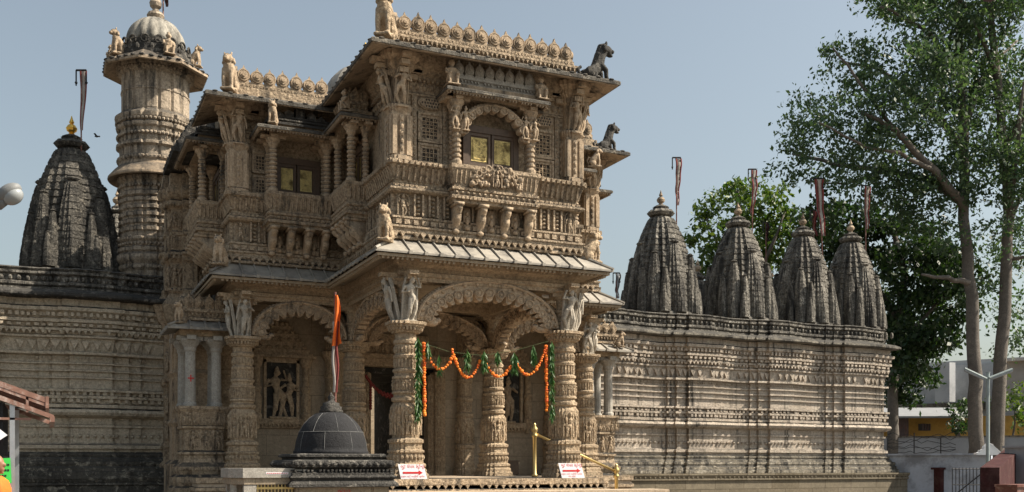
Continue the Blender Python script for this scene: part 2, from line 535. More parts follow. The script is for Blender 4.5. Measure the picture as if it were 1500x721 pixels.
# columns -----------------------------------------------------------
def column(x, y, first=[]):
    if first:
        return copy_tree(first[0], (x, y, 0), T)
    base = MB().scaled(0, 0, PLAN28, [(.45, 0), (.45, .09), (.41, .11), (.41, .18), (.37, .22), (.39, .25), (.39, .30), (.34, .33), (.33, .52), (.36, .54), (.36, .58), (.32, .6), (.315, .72), (.35, .74), (.35, .80), (.27, .84)])
    for k in range(24):
        t = 2 * PI * k / 24
        base.ell((.36 * math.cos(t), .36 * math.sin(t), .44), (.035, .035, .06), 5, 4)
    shaft = MB().scaled(0, 0, PLAN28, [(.26, .84), (.265, .9), (.28, 1.3), (.30, 1.40), (.30, 1.47), (.24, 1.57)])
    for k in range(8):
        t = PI / 4 * k - PI / 2
        n_ = Vector((math.cos(t), math.sin(t)))
        relief(shaft, n_ * (.27 if k % 2 == 0 else .255), Vector((-n_.y, n_.x)), n_, .9, .58, True, k)
    shaft.lathe(0, 0, [(.25, 1.56), (.295, 1.60), (.30, 1.66), (.25, 1.69), (.25, 1.73), (.285, 1.75), (.285, 1.79), (.255, 1.81), (.255, 2.04), (.28, 2.06), (.28, 2.1), (.24, 2.12), (.24, 2.17), (.27, 2.2), (.275, 2.24), (.225, 2.28), (.225, 2.46), (.25, 2.48), (.26, 2.53), (.22, 2.56), (.22, 2.76), (.25, 2.78), (.26, 2.84), (.22, 2.88), (.22, 3.0)], 24)
    for k in range(12):
        t = PI / 6 * k
        n_ = Vector((math.cos(t), math.sin(t)))
        relief(shaft, n_ * .25, Vector((-n_.y, n_.x)), n_, 1.81, .24, True, k + 20)
    for k in range(20):
        t = PI / 10 * k
        shaft.tube([(.232 * math.cos(t), .232 * math.sin(t), 2.29), (.232 * math.cos(t), .232 * math.sin(t), 2.46)], .022, 5)
        shaft.ell((.225 * math.cos(t), .225 * math.sin(t), 2.66), (.03, .03, .08), 5, 4)
    cap = MB().scaled(0, 0, PLAN28, [(.23, 2.99), (.27, 3.0), (.29, 3.05), (.29, 3.09), (.36, 3.11), (.36, 3.15), (.40, 3.16), (.40, 3.22), (.2, 3.225)])
    for k in range(28):
        t = 2 * PI * k / 28
        cap.ell((.33 * math.cos(t), .33 * math.sin(t), 3.08), (.035, .035, .05), 5, 4)
    upper = MB().lathe(0, 0, [(.19, 3.22), (.19, 3.35), (.21, 3.37), (.21, 3.42), (.175, 3.45), (.175, 3.62), (.2, 3.64), (.2, 3.7), (.17, 3.72), (.17, 3.92), (.2, 3.94), (.23, 4.0), (.23, 4.05), (.3, 4.1)], 20)
    for a in range(4):
        n_ = Vector((math.cos(a * PI / 2), math.sin(a * PI / 2)))
        for q, (r0, zz) in enumerate(((.22, 3.98), (.34, 4.06), (.46, 4.14))):
            upper.box(n_.x * r0 / 2 - .1 - abs(n_.x) * r0 / 2, n_.x * r0 / 2 + .1 + abs(n_.x) * r0 / 2, n_.y * r0 / 2 - .1 - abs(n_.y) * r0 / 2, n_.y * r0 / 2 + .1 + abs(n_.y) * r0 / 2, zz, zz + .075 + .001 * a)
    root = base.build('column', 'shaft', T)
    root.location = Vector((x, y, 0)) - WL[T.name]; WL[root.name] = Vector((0, 0, 0))
    for nm, m_ in (('shaft', shaft), ('capital', cap), ('bracket_block', upper)):
        m_.build(nm, 'shaft', root)
    WL[root.name] = Vector((x, y, 0))
    first.append(root)
    return root
C1 = (6.73, 20.0); 
CXS = [6.73, 2 * CX - 6.73]; CXW = [4.09, 2 * CX - 4.09]
for x, y in ((CXS[0], 20), (CXS[1], 20), (CXS[0], 23.9), (CXS[1], 23.9), (CXW[0], 23.9), (CXW[1], 23.9)):
    column(x, y)
# engaged pilasters on the back wall
def pilaster(x, y, first=[]):
    if first: return copy_tree(first[0], (x, y, 0), T)
    o = MB()
    prof = [(.30, 0), (.30, .15), (.26, .2), (.27, .3), (.24, .34), (.24, .7), (.27, .74), (.27, .82), (.22, .86), (.24, 1.45), (.20, 1.55), (.23, 1.6), (.23, 1.68), (.19, 1.72), (.19, 2.0), (.22, 2.04), (.22, 2.12), (.18, 2.16), (.18, 2.5), (.21, 2.54), (.21, 2.62), (.18, 2.66), (.18, 2.95), (.25, 3.05), (.3, 3.12), (.3, 3.2), (.2, 3.24), (.2, 4.0), (.32, 4.15), (.32, 4.3)]
    o.scaled(0, 0, PLAN28, prof)
    for k in range(3):
        n_ = Vector((math.cos(-PI * (k + 0) / 2), math.sin(-PI * k / 2)))
        relief(o, n_ * .21, Vector((-n_.y, n_.x)), n_, .88, .55, True, k)
        relief(o, n_ * .17, Vector((-n_.y, n_.x)), n_, 1.73, .26, True, k + 3)
    r = o.build('pilaster', 'shaft', T)
    r.location = Vector((x, y, 0)) - WL[T.name]; WL[r.name] = Vector((x, y, 0))
    first.append(r)
for x in (CXS[0], CXS[1], CXW[0] - .05, CXW[1] + .05):
    pilaster(x, YB - .1)

# back wall with doorway, door frame, court beyond ------------------
mb = MB()
mb.box(3.9, 7.45, YB, YB + .4, 0, 4.35).box(9.69, 13.24, YB, YB + .4, 0, 4.35).box(7.45, 9.69, YB, YB + .4, 2.95, 4.35)
mb.build('porch_wall', 'plaster', T)
mb = MB()
for sg in (-1, 1):
    for q, (a, b, dp) in enumerate(((.80, .98, .06), (.98, 1.16, .12), (1.16, 1.30, .05))):
        mb.box(CX + sg * a, CX + sg * b, YB - dp, YB + .3, 0, 2.7 + q * .1)
    for k in range(9):
        for q, xo in enumerate((.89, 1.07)):
            relief(mb, Vector((CX + sg * xo, YB - .06 - .06 * q)), Vector((1, 0)), Vector((0, -1)), .15 + k * .29, .26, True, k)
mb.box(CX - 1.3, CX + 1.3, YB - .08, YB + .3, 2.9, 3.1).box(CX - 1.4, CX + 1.4, YB - .16, YB + .2, 3.1, 3.22).box(CX - 1.1, CX + 1.1, YB - .1, YB + .2, 3.22, 3.5).box(CX - .8, CX + .8, YB - .1, YB + .2, 3.5, 3.75)
for k in range(9):
    relief(mb, Vector((CX - 1.0 + k * .25, YB - .1)), Vector((1, 0)), Vector((0, -1)), 3.23, .26, True, k + 9)
mb.build('door_frame', 'shaft', T)
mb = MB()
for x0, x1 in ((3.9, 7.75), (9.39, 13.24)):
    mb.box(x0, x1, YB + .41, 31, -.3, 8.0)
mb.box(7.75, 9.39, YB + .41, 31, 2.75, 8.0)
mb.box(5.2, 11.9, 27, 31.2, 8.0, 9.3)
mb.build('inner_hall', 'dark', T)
MB().box(4, 13.2, 36, 36.4, -.3, 5).build('court_wall', 'plaster', T)
MB().box(4, 13.2, 31, 36, -.3, -.02).build('court_floor', 'floor', T)
pilx = at(562, 600, 33.5).x
MB().lathe(pilx, 33.5, [(.26, -.02), (.26, .5), (.18, .6), (.15, 2.0), (.2, 2.1), (.14, 2.2), (.14, 3.6), (.3, 3.8)], 16).build('court_column', 'marble', T)
# mandapa dome on the roof behind
mb = MB().lathe(CX, 29.2, [(1.35, 9.3), (1.35, 10.6), (1.45, 10.65), (1.45, 10.8), (1.2, 10.85)], 32)
root = mb.build('roof_dome', 'eave', T)
d_ = MB().lathe(CX, 29.2, [(1.22 * math.cos(t), 10.86 + 1.25 * math.sin(t)) for t in [PI / 2 * i / 10 for i in range(10)]], 48, 0, lambda t, z: 1 + .035 * abs(math.cos(12 * t)))
d_.build('dome_shell', 'tin', root)
MB().lathe(CX, 29.2, [(.2, 12.08), (.28, 12.15), (.1, 12.25), (.2, 12.4), (.05, 12.55), (.02, 12.8)], 14).build('finial', 'goldpot', root)

# beams, ceiling ---------------------------------------------------
mb = MB()
mb.sweep([(WLX + .1, 26.2), (WLX + .1, YW + .02), (XL + .12, YW + .02), (XL + .12, YF + .02), (XR - .12, YF + .02), (XR - .12, YW + .02), (WRX - .1, YW + .02), (WRX - .1, 26.2)],
         [(-.42, 4.08), (.0, 4.08), (.0, 4.16), (.04, 4.18), (.04, 4.26), (.0, 4.28), (.0, 4.36), (.1, 4.42), (.1, 4.75), (-.42, 4.75), (-.42, 4.08)])
dentils(mb, TPLAN, -.08, 4.19, .07, .06, .04, .12)
mb.box(XL + .35, XR - .35, 23.65, 24.05, 4.1, 4.5)
mb.build('beam', 'shaft', T)
MB().box(WLX + .3, WRX - .3, YW + .3, YB + .1, 4.36, 4.6).box(XL + .3, XR - .3, YF + .3, YW + .3, 4.362, 4.6).build('ceiling', 'plaster', T)

# arches -------------------------------------------------------------
def arch(p0, p1, z0, z1, parent, th=.2, band=.26, nsc=15, mat='stone', name='arch', heads=True):
    p0 = Vector(p0); p1 = Vector(p1)
    d = (p1 - p0); L = d.length; d.normalize(); nn = Vector((d.y, -d.x))
    c = (p0 + p1) / 2
    tf = lambda u, v, z: (c.x + d.x * u + nn.x * v, c.y + d.y * u + nn.y * v, z)
    mb = MB(tf)
    a = L / 2; h = z1 - z0
    def P(t, k): return (-(a - k) * math.cos(t), z0 + (h - k) * math.sin(t))
    n = nsc * 4
    outer = [P(PI * i / n, 0) for i in range(n + 1)]
    inner = []
    for i in range(n + 1):
        t = PI * i / n
        inner.append(P(t, band * (1.04 - .42 * (1 - abs(math.sin(t * nsc)) ** .55))))
    vs = []; fs = []
    for o, i_ in zip(outer, inner):
        vs += [(o[0], -th / 2, o[1]), (o[0], th / 2, o[1]), (i_[0], th / 2, i_[1]), (i_[0], -th / 2, i_[1])]
    for i in range(n):
        for k in range(4):
            fs.append((i * 4 + k, i * 4 + (k + 1) % 4, i * 4 + 4 + (k + 1) % 4, i * 4 + 4 + k))
    fs += [(0, 1, 2, 3), (n * 4 + 3, n * 4 + 2, n * 4 + 1, n * 4)]
    mb.add(vs, fs)
    # rosettes, rim mouldings, crest of small leaves
    for i in range(nsc):
        t = PI * (i + .5) / nsc
        u, z = P(t, band * .62)
        r = PI * (a + h) / 2 / nsc * .42
        for rr, pr in ((r, .015), (r * .6, .035), (r * .28, .055)):
            ring = [(u + rr * math.cos(q), z + rr * math.sin(q)) for q in [2 * PI * j / 10 for j in range(10)]]
            mb.prism(ring, -th / 2 - pr, th / 2 + pr)
    mb.tube([(P(PI * i / n, .02)[0], th / 2 + .02, P(PI * i / n, .02)[1]) for i in range(n + 1)], .035, 5)
    mb.tube([(P(PI * i / n, .02)[0], -th / 2 - .02, P(PI * i / n, .02)[1]) for i in range(n + 1)], .035, 5)
    for i in range(nsc):
        t = PI * (i + .5) / nsc
        u, z = P(t, band * .62)
        for sd in (-1, 1):
            mb.tube([(u + r * .84 * math.cos(q), sd * (th / 2 + .045), z + r * .84 * math.sin(q)) for q in [2 * PI * j / 12 for j in range(13)]], .014, 5)
        u, z = P(t, band * .17)
        for sd in (-1, 1):
            mb.ell((u, sd * (th / 2 + .01), z), (.05, .045, .05), 6, 4)
    for i in range(nsc * 3):
        t = PI * (i + .5) / (nsc * 3)
        u, z = P(t, -.01)
        mb.ell((u, 0, z), (.05, .06, .05), 5, 4)
    ar = mb.build(name, mat, parent)
    if heads:
        for sg in (-1, 1):
            hb = MB(tf)
            u = sg * (a - band * .55)
            hb.ell((u, 0, z0 + .10), (.14, .13, .20), 10, 7)
            hb.ell((u - sg * .12, 0, z0 - .02), (.17, .11, .085), 10, 6)
            hb.ell((u - sg * .27, 0, z0 + .03), (.08, .08, .06), 8, 5)
            hb.ell((u - sg * .08, .09, z0 + .05), .035, 6, 4)
            hb.tube([(u + sg * .08, 0, z0 + .2), (u + sg * .1, 0, z0 + .02), (u + sg * .02, 0, z0 - .08)], [.1, .09, .05], 6)
            hb.build('spring_beast', mat, ar, True)
    return ar
g0 = .2
arch((CXS[0] + g0, 20), (CXS[1] - g0, 20), 3.28, 4.2, T, .22, .42, 17)
arch((CXS[0], 23.9 - g0), (CXS[0], 20 + g0), 3.28, 4.12, T, .2, .36, 15)
arch((CXS[1], 20 + g0), (CXS[1], 23.9 - g0), 3.28, 4.12, T, .2, .36, 15)
arch((CXW[0] + g0, 23.9), (CXS[0] - g0, 23.9), 3.28, 4.12, T, .2, .34, 13)
arch((CXS[1] + g0, 23.9), (CXW[1] - g0, 23.9), 3.28, 4.12, T, .2, .34, 13)
arch((CXS[0] + g0, 23.9), (CXS[1] - g0, 23.9), 3.28, 4.12, T, .2, .36, 17)
arch((CXS[0], 25.8), (CXS[0], 23.9 + g0), 3.28, 4.1, T, .2, .3, 9)
arch((CXS[1], 23.9 + g0), (CXS[1], 25.8), 3.28, 4.1, T, .2, .3, 9)

# lower tin eave ------------------------------------------------------
def seams(mb, path, o0, z0, o1, z1, sp, r=.022):
    offs = offset_normals(path)
    for p, d, nn, i in along(path, 0, sp):
        a = p + nn * o0; b = p + nn * o1
        mb.tube([(a.x, a.y, z0 + .01), (b.x, b.y, z1 + .01)], r, 5)
        mb.box(b.x - .035, b.x + .035, b.y - .035, b.y + .035, z1 - .05, z1 + .015)
    for k, (p, n_) in enumerate(zip(path, offs)):
        if 0 < k < len(path) - 1:
            mb.tube([(p[0] + n_.x * o0, p[1] + n_.y * o0, z0 + .012), (p[0] + n_.x * o1, p[1] + n_.y * o1, z1 + .012)], .035, 6)
LE = [(WLX, 26.3)] + TPLAN[1:-1] + [(WRX, 26.3)]
mb = MB().sweep(LE, [(-.05, 4.93), (.56, 4.55), (.56, 4.51), (-.05, 4.86)], profclosed=True)
seams(mb, LE, 0, 4.92, .56, 4.55, .33)
er = mb.build('lower_eave', 'tin', T)
mb = MB().sweep(LE, [(-.2, 4.70), (.5, 4.50), (.5, 4.44), (-.2, 4.60)], profclosed=True)
dentils(mb, LE, .42, 4.40, .05, .05, .04, .1)
mb.build('eave_soffit', 'plaster', er)

# frieze and parapet storey ------------------------------------------
mb = MB().sweep(TPLAN, [(-.3, 4.86), (.10, 4.90), (.10, 4.95), (.04, 5.0), (.07, 5.03), (.07, 5.12), (.10, 5.14), (.10, 5.18), (.02, 5.2), (.02, 5.32), (.05, 5.34), (.05, 5.38), (-.06, 5.40), (-.06, 5.86), (.06, 5.88), (.10, 5.92), (.10, 5.96), (.0, 6.0), (-.3, 6.0)])
dentils(mb, TPLAN, .075, 4.92, .12, .11, .07, .15, 'tri')
dentils(mb, TPLAN, .02, 5.21, .11, .1, .06, .19)
for k, (p, d, nn, i) in enumerate(along(TPLAN, 0, .31, .05)):
    if i in (1, 3, 5, 0) or i == 2:
        e = k % 4
        if e == 0:
            relief(mb, p - nn * .04, d, nn, 5.41, .46, True, k)
        else:
            for q in (-.09, .09):
                u = p + d * q
                a, b = u - d * .02, u + d * .02
                mb.add([(a.x + nn.x * s, a.y + nn.y * s, z) for a in (a, b) for s in (-.07, .03) for z in (5.41, 5.86)],
                       [(0, 1, 3, 2), (4, 6, 7, 5), (2, 3, 7, 6), (0, 2, 6, 4), (1, 5, 7, 3), (0, 4, 5, 1)])
            for r in range(5):
                c = p + nn * -.03
                mb.ell((c.x, c.y, 5.46 + r * .085), (.05, .05, .032), 6, 4)
mb.build('frieze', 'fine', T)
mb = MB().sweep(TPLAN, [(-.3, 5.98), (.02, 5.98), (.02, 6.04), (-.03, 6.06), (-.02, 6.14), (.06, 6.36), (.09, 6.42), (.12, 6.43), (.12, 6.52), (.03, 6.54), (-.35, 6.54)])
for p, d, nn, i in along(TPLAN, 0, .125):
    a = p + nn * .0; b = p + nn * .10
    mb.tube([(a.x, a.y, 6.13), ((a.x * .4 + b.x * .6), (a.y * .4 + b.y * .6), 6.33), (b.x, b.y, 6.4)], .036, 5)
dentils(mb, TPLAN, .10, 6.43, .07, .075, .06, .125)
dentils(mb, TPLAN, .01, 5.99, .07, .05, .03, .11)
mb.build('parapet', 'carved', T)

# upper walls ---------------------------------------------------------
ins = .17
UPL = [(WLX + ins, 27.6), (WLX + ins, YW + ins), (XL + ins, YW + ins), (XL + ins, YF + ins), (XR - ins, YF + ins), (XR - ins, YW + ins), (WRX - ins, YW + ins), (WRX - ins, 27.6)]
mb = MB().sweep(UPL, [(0, 6.5), (0, 7.95), (.03, 7.96), (.03, 8.0), (0, 8.02), (0, 8.28), (.06, 8.30), (.06, 8.36), (.12, 8.40), (.12, 8.46), (.2, 8.5), (.2, 8.95)])
dentils(mb, UPL, .04, 8.24, .05, .05, .04, .1)
for k, (p, d, nn, i) in enumerate(along(UPL, 0, .16)):
    mb.ell((p.x, p.y, 8.14), (.06, .06, .075), 6, 4)
mb.box(WLX + .3, WRX - .3, YW + .3, 27.6, 8.3, 8.5).box(XL + .3, XR - .3, YF + .3, 24, 8.5, 8.7)
mb.build('upper_wall', 'carved', T)

def pillar(x, y, parts):
    mb = MB()
    mb.box(x - .2, x + .2, y - .2, y + .2, 6.5, 7.5)
    for dx, dy in ((-1, 0), (1, 0), (0, -1)):
        for q in (-.15, 0, .15):
            cx_, cy_ = x + dx * .2 + (q if dx == 0 else 0), y + dy * .2 + (q if dy == 0 else 0)
            hw_ = .045
            mb.box(cx_ - (hw_ if dx == 0 else .035), cx_ + (hw_ if dx == 0 else .035), cy_ - (hw_ if dy == 0 else .035), cy_ + (hw_ if dy == 0 else .035), 6.62, 7.44)
    mb.scaled(x, y, PLAN28, [(.26, 6.5), (.26, 6.6), (.19, 6.64), (.19, 7.44), (.22, 7.5), (.26, 7.58), (.26, 7.64), (.18, 7.7), (.17, 8.2), (.24, 8.28), (.24, 8.36), (.32, 8.44), (.32, 8.52), (.42, 8.6), (.42, 8.7)])
    for dx, dy in ((-1, 0), (1, 0), (0, -1)):
        for q, (r0, zz) in enumerate(((.30, 8.25), (.40, 8.38), (.5, 8.5))):
            mb.box(x + dx * r0 / 2 - .09 - abs(dx) * r0 / 2, x + dx * r0 / 2 + .09 + abs(dx) * r0 / 2, y + dy * r0 / 2 - .09 - abs(dy) * r0 / 2, y + dy * r0 / 2 + .09 + abs(dy) * r0 / 2, zz, zz + .1)
    for k in range(5):
        mb.ell((x - .235, y, 6.75 + k * .15), (.03, .04, .06), 6, 4).ell((x, y - .235, 6.75 + k * .15), (.04, .03, .06), 6, 4)
    return mb.build('corner_pillar', 'stone', T)
for x, y in ((XL + .14, YF + .14), (XR - .14, YF + .14), (WLX + .14, YW + .14), (WRX - .14, YW + .14)):
    pillar(x, y, None)

def eave(path, name, z_in, z_out, ov, th=.07, mat='eave', parent=T, inner=-.1, ribs=True):
    mb = MB().sweep(path, [(inner, z_in), (ov, z_out), (ov + .015, z_out - th * .5), (ov, z_out - th), (inner, z_in - th - .06)], profclosed=True)
    if ribs:
        lip = MB().sweep(path, [(ov - .10, z_out + .01), (ov - .09, z_out + .055), (ov + .0, z_out + .05), (ov + .035, z_out + .02), (ov + .035, z_out - .05), (ov + .018, z_out - .055)])
        for p, d, nn, i in along(path, ov - .02, .32):
            lip.ell((p.x, p.y, z_out + .045), (.08, .08, .03), 6, 4)
    o = mb.build(name, mat, parent)
    if ribs: lip.build('eave_lip', 'lip', o)
    return o
BOXP = [(XL, 24.2), (XL, YF), (XR, YF), (XR, 24.2)]
WLP = [(WLX, 25.5), (WLX, YW), (XL + .1, YW)]
WRP = [(XR - .1, YW), (WRX, YW), (WRX, 25.5)]
eave(BOXP, 'upper_eave', 8.95, 8.63, .64)
eave(WLP, 'upper_eave', 8.84, 8.5, .64)
eave(WRP, 'upper_eave', 8.84, 8.5, .64)

# crests ---------------------------------------------------------------
def merlon_mb(w_=.27, h=.40, th=.09):
    mb = MB()
    out = []
    for u, z in ((-.5, 0), (-.5, .12), (-.36, .17), (-.47, .32), (-.48, .5), (-.42, .62), (-.30, .74), (-.13, .82), (-.06, .90), (0, 1.04)):
        out.append((u * w_, z * h))
    out = out + [(-u, z) for u, z in reversed(out[:-1])]
    mb.prism(out, -th / 2, th / 2)
    zc = .46 * h
    for rr, pr in ((.40, .022), (.26, .045), (.13, .07)):
        mb.prism([(rr * w_ * math.cos(q) * (1 + .06 * math.cos(8 * q)), zc + rr * w_ * math.sin(q) * (1 + .06 * math.cos(8 * q))) for q in [2 * PI * j / 24 for j in range(24)]], -th / 2 - pr, th / 2 + pr)
    for rr in (.40, .30):
        for sd in (-1, 1): mb.tube([(rr * w_ * math.cos(q), sd * (th / 2 + .02), zc + rr * w_ * math.sin(q)) for q in [2 * PI * j / 16 for j in range(17)]], .012, 5)
    return mb
MER = merlon_mb(.315, .42, .07).mesh('merlon', 'stone')
MERS = merlon_mb(.2, .27, .05).mesh('small_merlon', 'stone')
def crest(path, z, parent=T, big=True, name='crest', skip=()):
    mb = MB()
    if big:
        mb.sweep(path, [(-.2, z - .15), (.06, z - .1), (.06, z - .04), (-.02, z), (-.02, z + .08), (.05, z + .14), (.05, z + .19), (-.03, z + .22), (-.03, z + .30), (-.15, z + .30), (-.15, z - .15)])
        dentils(mb, path, -.0, z + .05, .06, .085, .045, .105, 'tri')
        dentils(mb, path, -.04, z + .23, .05, .05, .02, .08)
    else:
        mb.sweep(path, [(-.1, z - .08), (.04, z - .06), (.04, z - .01), (-.01, z + .01), (-.01, z + .06), (.03, z + .08), (.03, z + .12), (-.08, z + .13), (-.08, z - .08)])
        dentils(mb, path, .0, z + .02, .04, .05, .03, .07, 'tri')
    c = mb.build(name, 'carved', parent)
    k = (.29 if big else .2)
    for p, d, nn, i in along(path, -.08 if big else -.04, k):
        if i in skip: continue
        mo = link('merlon', MER if big else MERS, (p.x, p.y, z + (.29 if big else .12)), c)
        mo.rotation_euler = (R(random.uniform(-2.5, 2.5)), R(random.uniform(-2, 2)), math.atan2(d.y, d.x) + R(random.uniform(-3, 3)))
        mo.scale = (random.uniform(.95, 1.03), 1, random.uniform(.93, 1.05))
    return c
crest([(XL + .05, 24.0), (XL + .05, YF + .05), (XR - .05, YF + .05), (XR - .05, 22)], 8.93)
crest([(WLX + .05, 25.2), (WLX + .05, YW + .05), (XL - .35, YW + .05)], 8.78)
crest([(XR + .35, YW + .05), (WRX - .05, YW + .05)], 8.78)

# jali windows -----------------------------------------------------------
def jali(tf, u0, u1, z0, z1, arch_=False):
    mb = MB(tf)
    fw = .05
    for q in range(2):
        a = fw * q; pr = .05 - .025 * q
        mb.box(u0 + a, u0 + a + fw, 0, pr + .02, z0 + a, z1 - a).box(u1 - a - fw, u1 - a, 0, pr + .02, z0 + a, z1 - a)
        mb.box(u0 + a, u1 - a, 0, pr + .018, z0 + a, z0 + a + fw).box(u0 + a, u1 - a, 0, pr + .018, z1 - a - fw, z1 - a)
    fr = mb.build('jali_window', 'fine', T)
    a, b, c, d = u0 + .1, u1 - .1, z0 + .1, z1 - .1
    MB(tf).box(a - .01, b + .01, .004, .012, c - .01, d + .01).build('unlit_backing', 'unlit_fill', fr)  # dark plate on the wall, painted as unlit depth behind the lattice
    mb = MB(tf)
    n = max(3, int((b - a) / .068)); m = max(3, int((d - c) / .068))
    st = (b - a) / n
    for i in range(1, n):
        mb.box(a + st * i - .0085, a + st * i + .0085, .012, .035, c, d)
    st2 = (d - c) / m
    for i in range(1, m):
        mb.box(a, b, .012, .033, c + st2 * i - .0085, c + st2 * i + .0085)
    for i in range(n):
        for j in range(m):
            if (i + j) % 2 == 0:
                cx_, cz_ = a + st * (i + .5), c + st2 * (j + .5)
                r = st * .2
                mb.prism([(cx_ - r, cz_), (cx_, cz_ - r), (cx_ + r, cz_), (cx_, cz_ + r)], .012, .03)
    mb.build('lattice', 'shaft', fr)
    return fr
fy = YF + ins
for sg in (-1, 1):
    tf = frame(CX, fy, 'F')
    a, b = sorted((sg * 1.05, sg * 1.58))
    jali(tf, a, b, 7.0, 7.62); jali(tf, a, b, 6.52, 6.98)
    mb = MB(tf)
    c = sg * 1.31
    for rr, pr in ((1, .04), (.85, .07)):
        ov = [(c + .27 * rr * math.cos(q), 7.82 + .13 * rr * math.sin(q)) for q in [2 * PI * j / 20 for j in range(20)]]
        mb.prism([(x, z) for x, z in ov], 0, pr)
    o = mb.build('oval_vent', 'fine', T)
    mb = MB(tf)
    for i in range(-3, 4):
        for j in range(-1, 2):
            if (i / 4) ** 2 + (j / 1.9) ** 2 < .8:
                mb.ell((c + i * .06 + (.03 if j % 2 else 0), .072, 7.82 + j * .065), (.02, .012, .022), 6, 4)
    mb.build('vent_hole_shade', 'unlit_fill', o)  # dark beads painted as the shade inside the vent's holes
    # carved pilaster strips at each side of the windows
    mb = MB(tf)
    for u in (.98, 1.66):
        mb.box(sg * u - .05, sg * u + .05, 0, .05, 6.52, 7.95)
        for k in range(12):
            mb.ell((sg * u, .05, 6.6 + k * .115), (.035, .025, .04), 6, 4)
    mb.build('carved_strip', 'fine', T)
    # wing windows beside balcony
    tf2 = frame(CX + sg * 4.08, YW + ins, 'F')
    jali(tf2, -.19, .19, 7.05, 7.55); jali(tf2, -.19, .19, 6.52, 7.0)

# balconies ---------------------------------------------------------------
def turned(mb, u, v, z0, z1, r=.085):
    prof = []; n = 9; h = (z1 - z0)
    prof += [(r * 1.35, z0), (r * 1.35, z0 + .06 * h), (r, z0 + .09 * h)]
    for k in range(n):
        a = z0 + h * (.1 + .72 * k / n); b = z0 + h * (.1 + .72 * (k + 1) / n); e = (b - a)
        prof += [(r * .82, a + e * .08), (r * 1.12, a + e * .3), (r * 1.12, a + e * .7), (r * .82, a + e * .92)]
    prof += [(r * .9, z0 + .84 * h), (r * 1.3, z0 + .88 * h), (r * 1.3, z0 + .91 * h), (r * 1.9, z0 + .96 * h), (r * 2.0, z1)]
    mb.lathe(u, v, prof, 14)
    mb.box(u - .28, u + .28, v - .08, v + .08, z1 - .0, z1 + .06)
    mb.box(u - .08, u + .08, v - .2, v + .2, z1 + .001, z1 + .061)
def scroll_bracket(mb, u, w_, z0, z1, d):
    pts = []
    h = z1 - z0
    front = [(.95, 1.0), (1.0, .9), (.9, .78), (.72, .70), (.78, .6), (.7, .42), (.45, .28), (.32, .15), (.38, .08), (.28, 0)]
    poly = [(0, z1)] + [(a * d, z0 + b * h) for a, b in front] + [(0, z0)]
    mb.prism(poly, u - w_ / 2, u + w_ / 2, 'yz')
    for a, b, r in ((.84, .9, .06), (.36, .06, .05), (.62, .52, .05)):
        mb.ell((u, a * d, z0 + b * h), (w_ * .62, r, r * 1.2), 8, 6)
    mb.box(u - w_ * .75, u + w_ * .75, 0, d * 1.05, z1 - .01, z1 + .05)

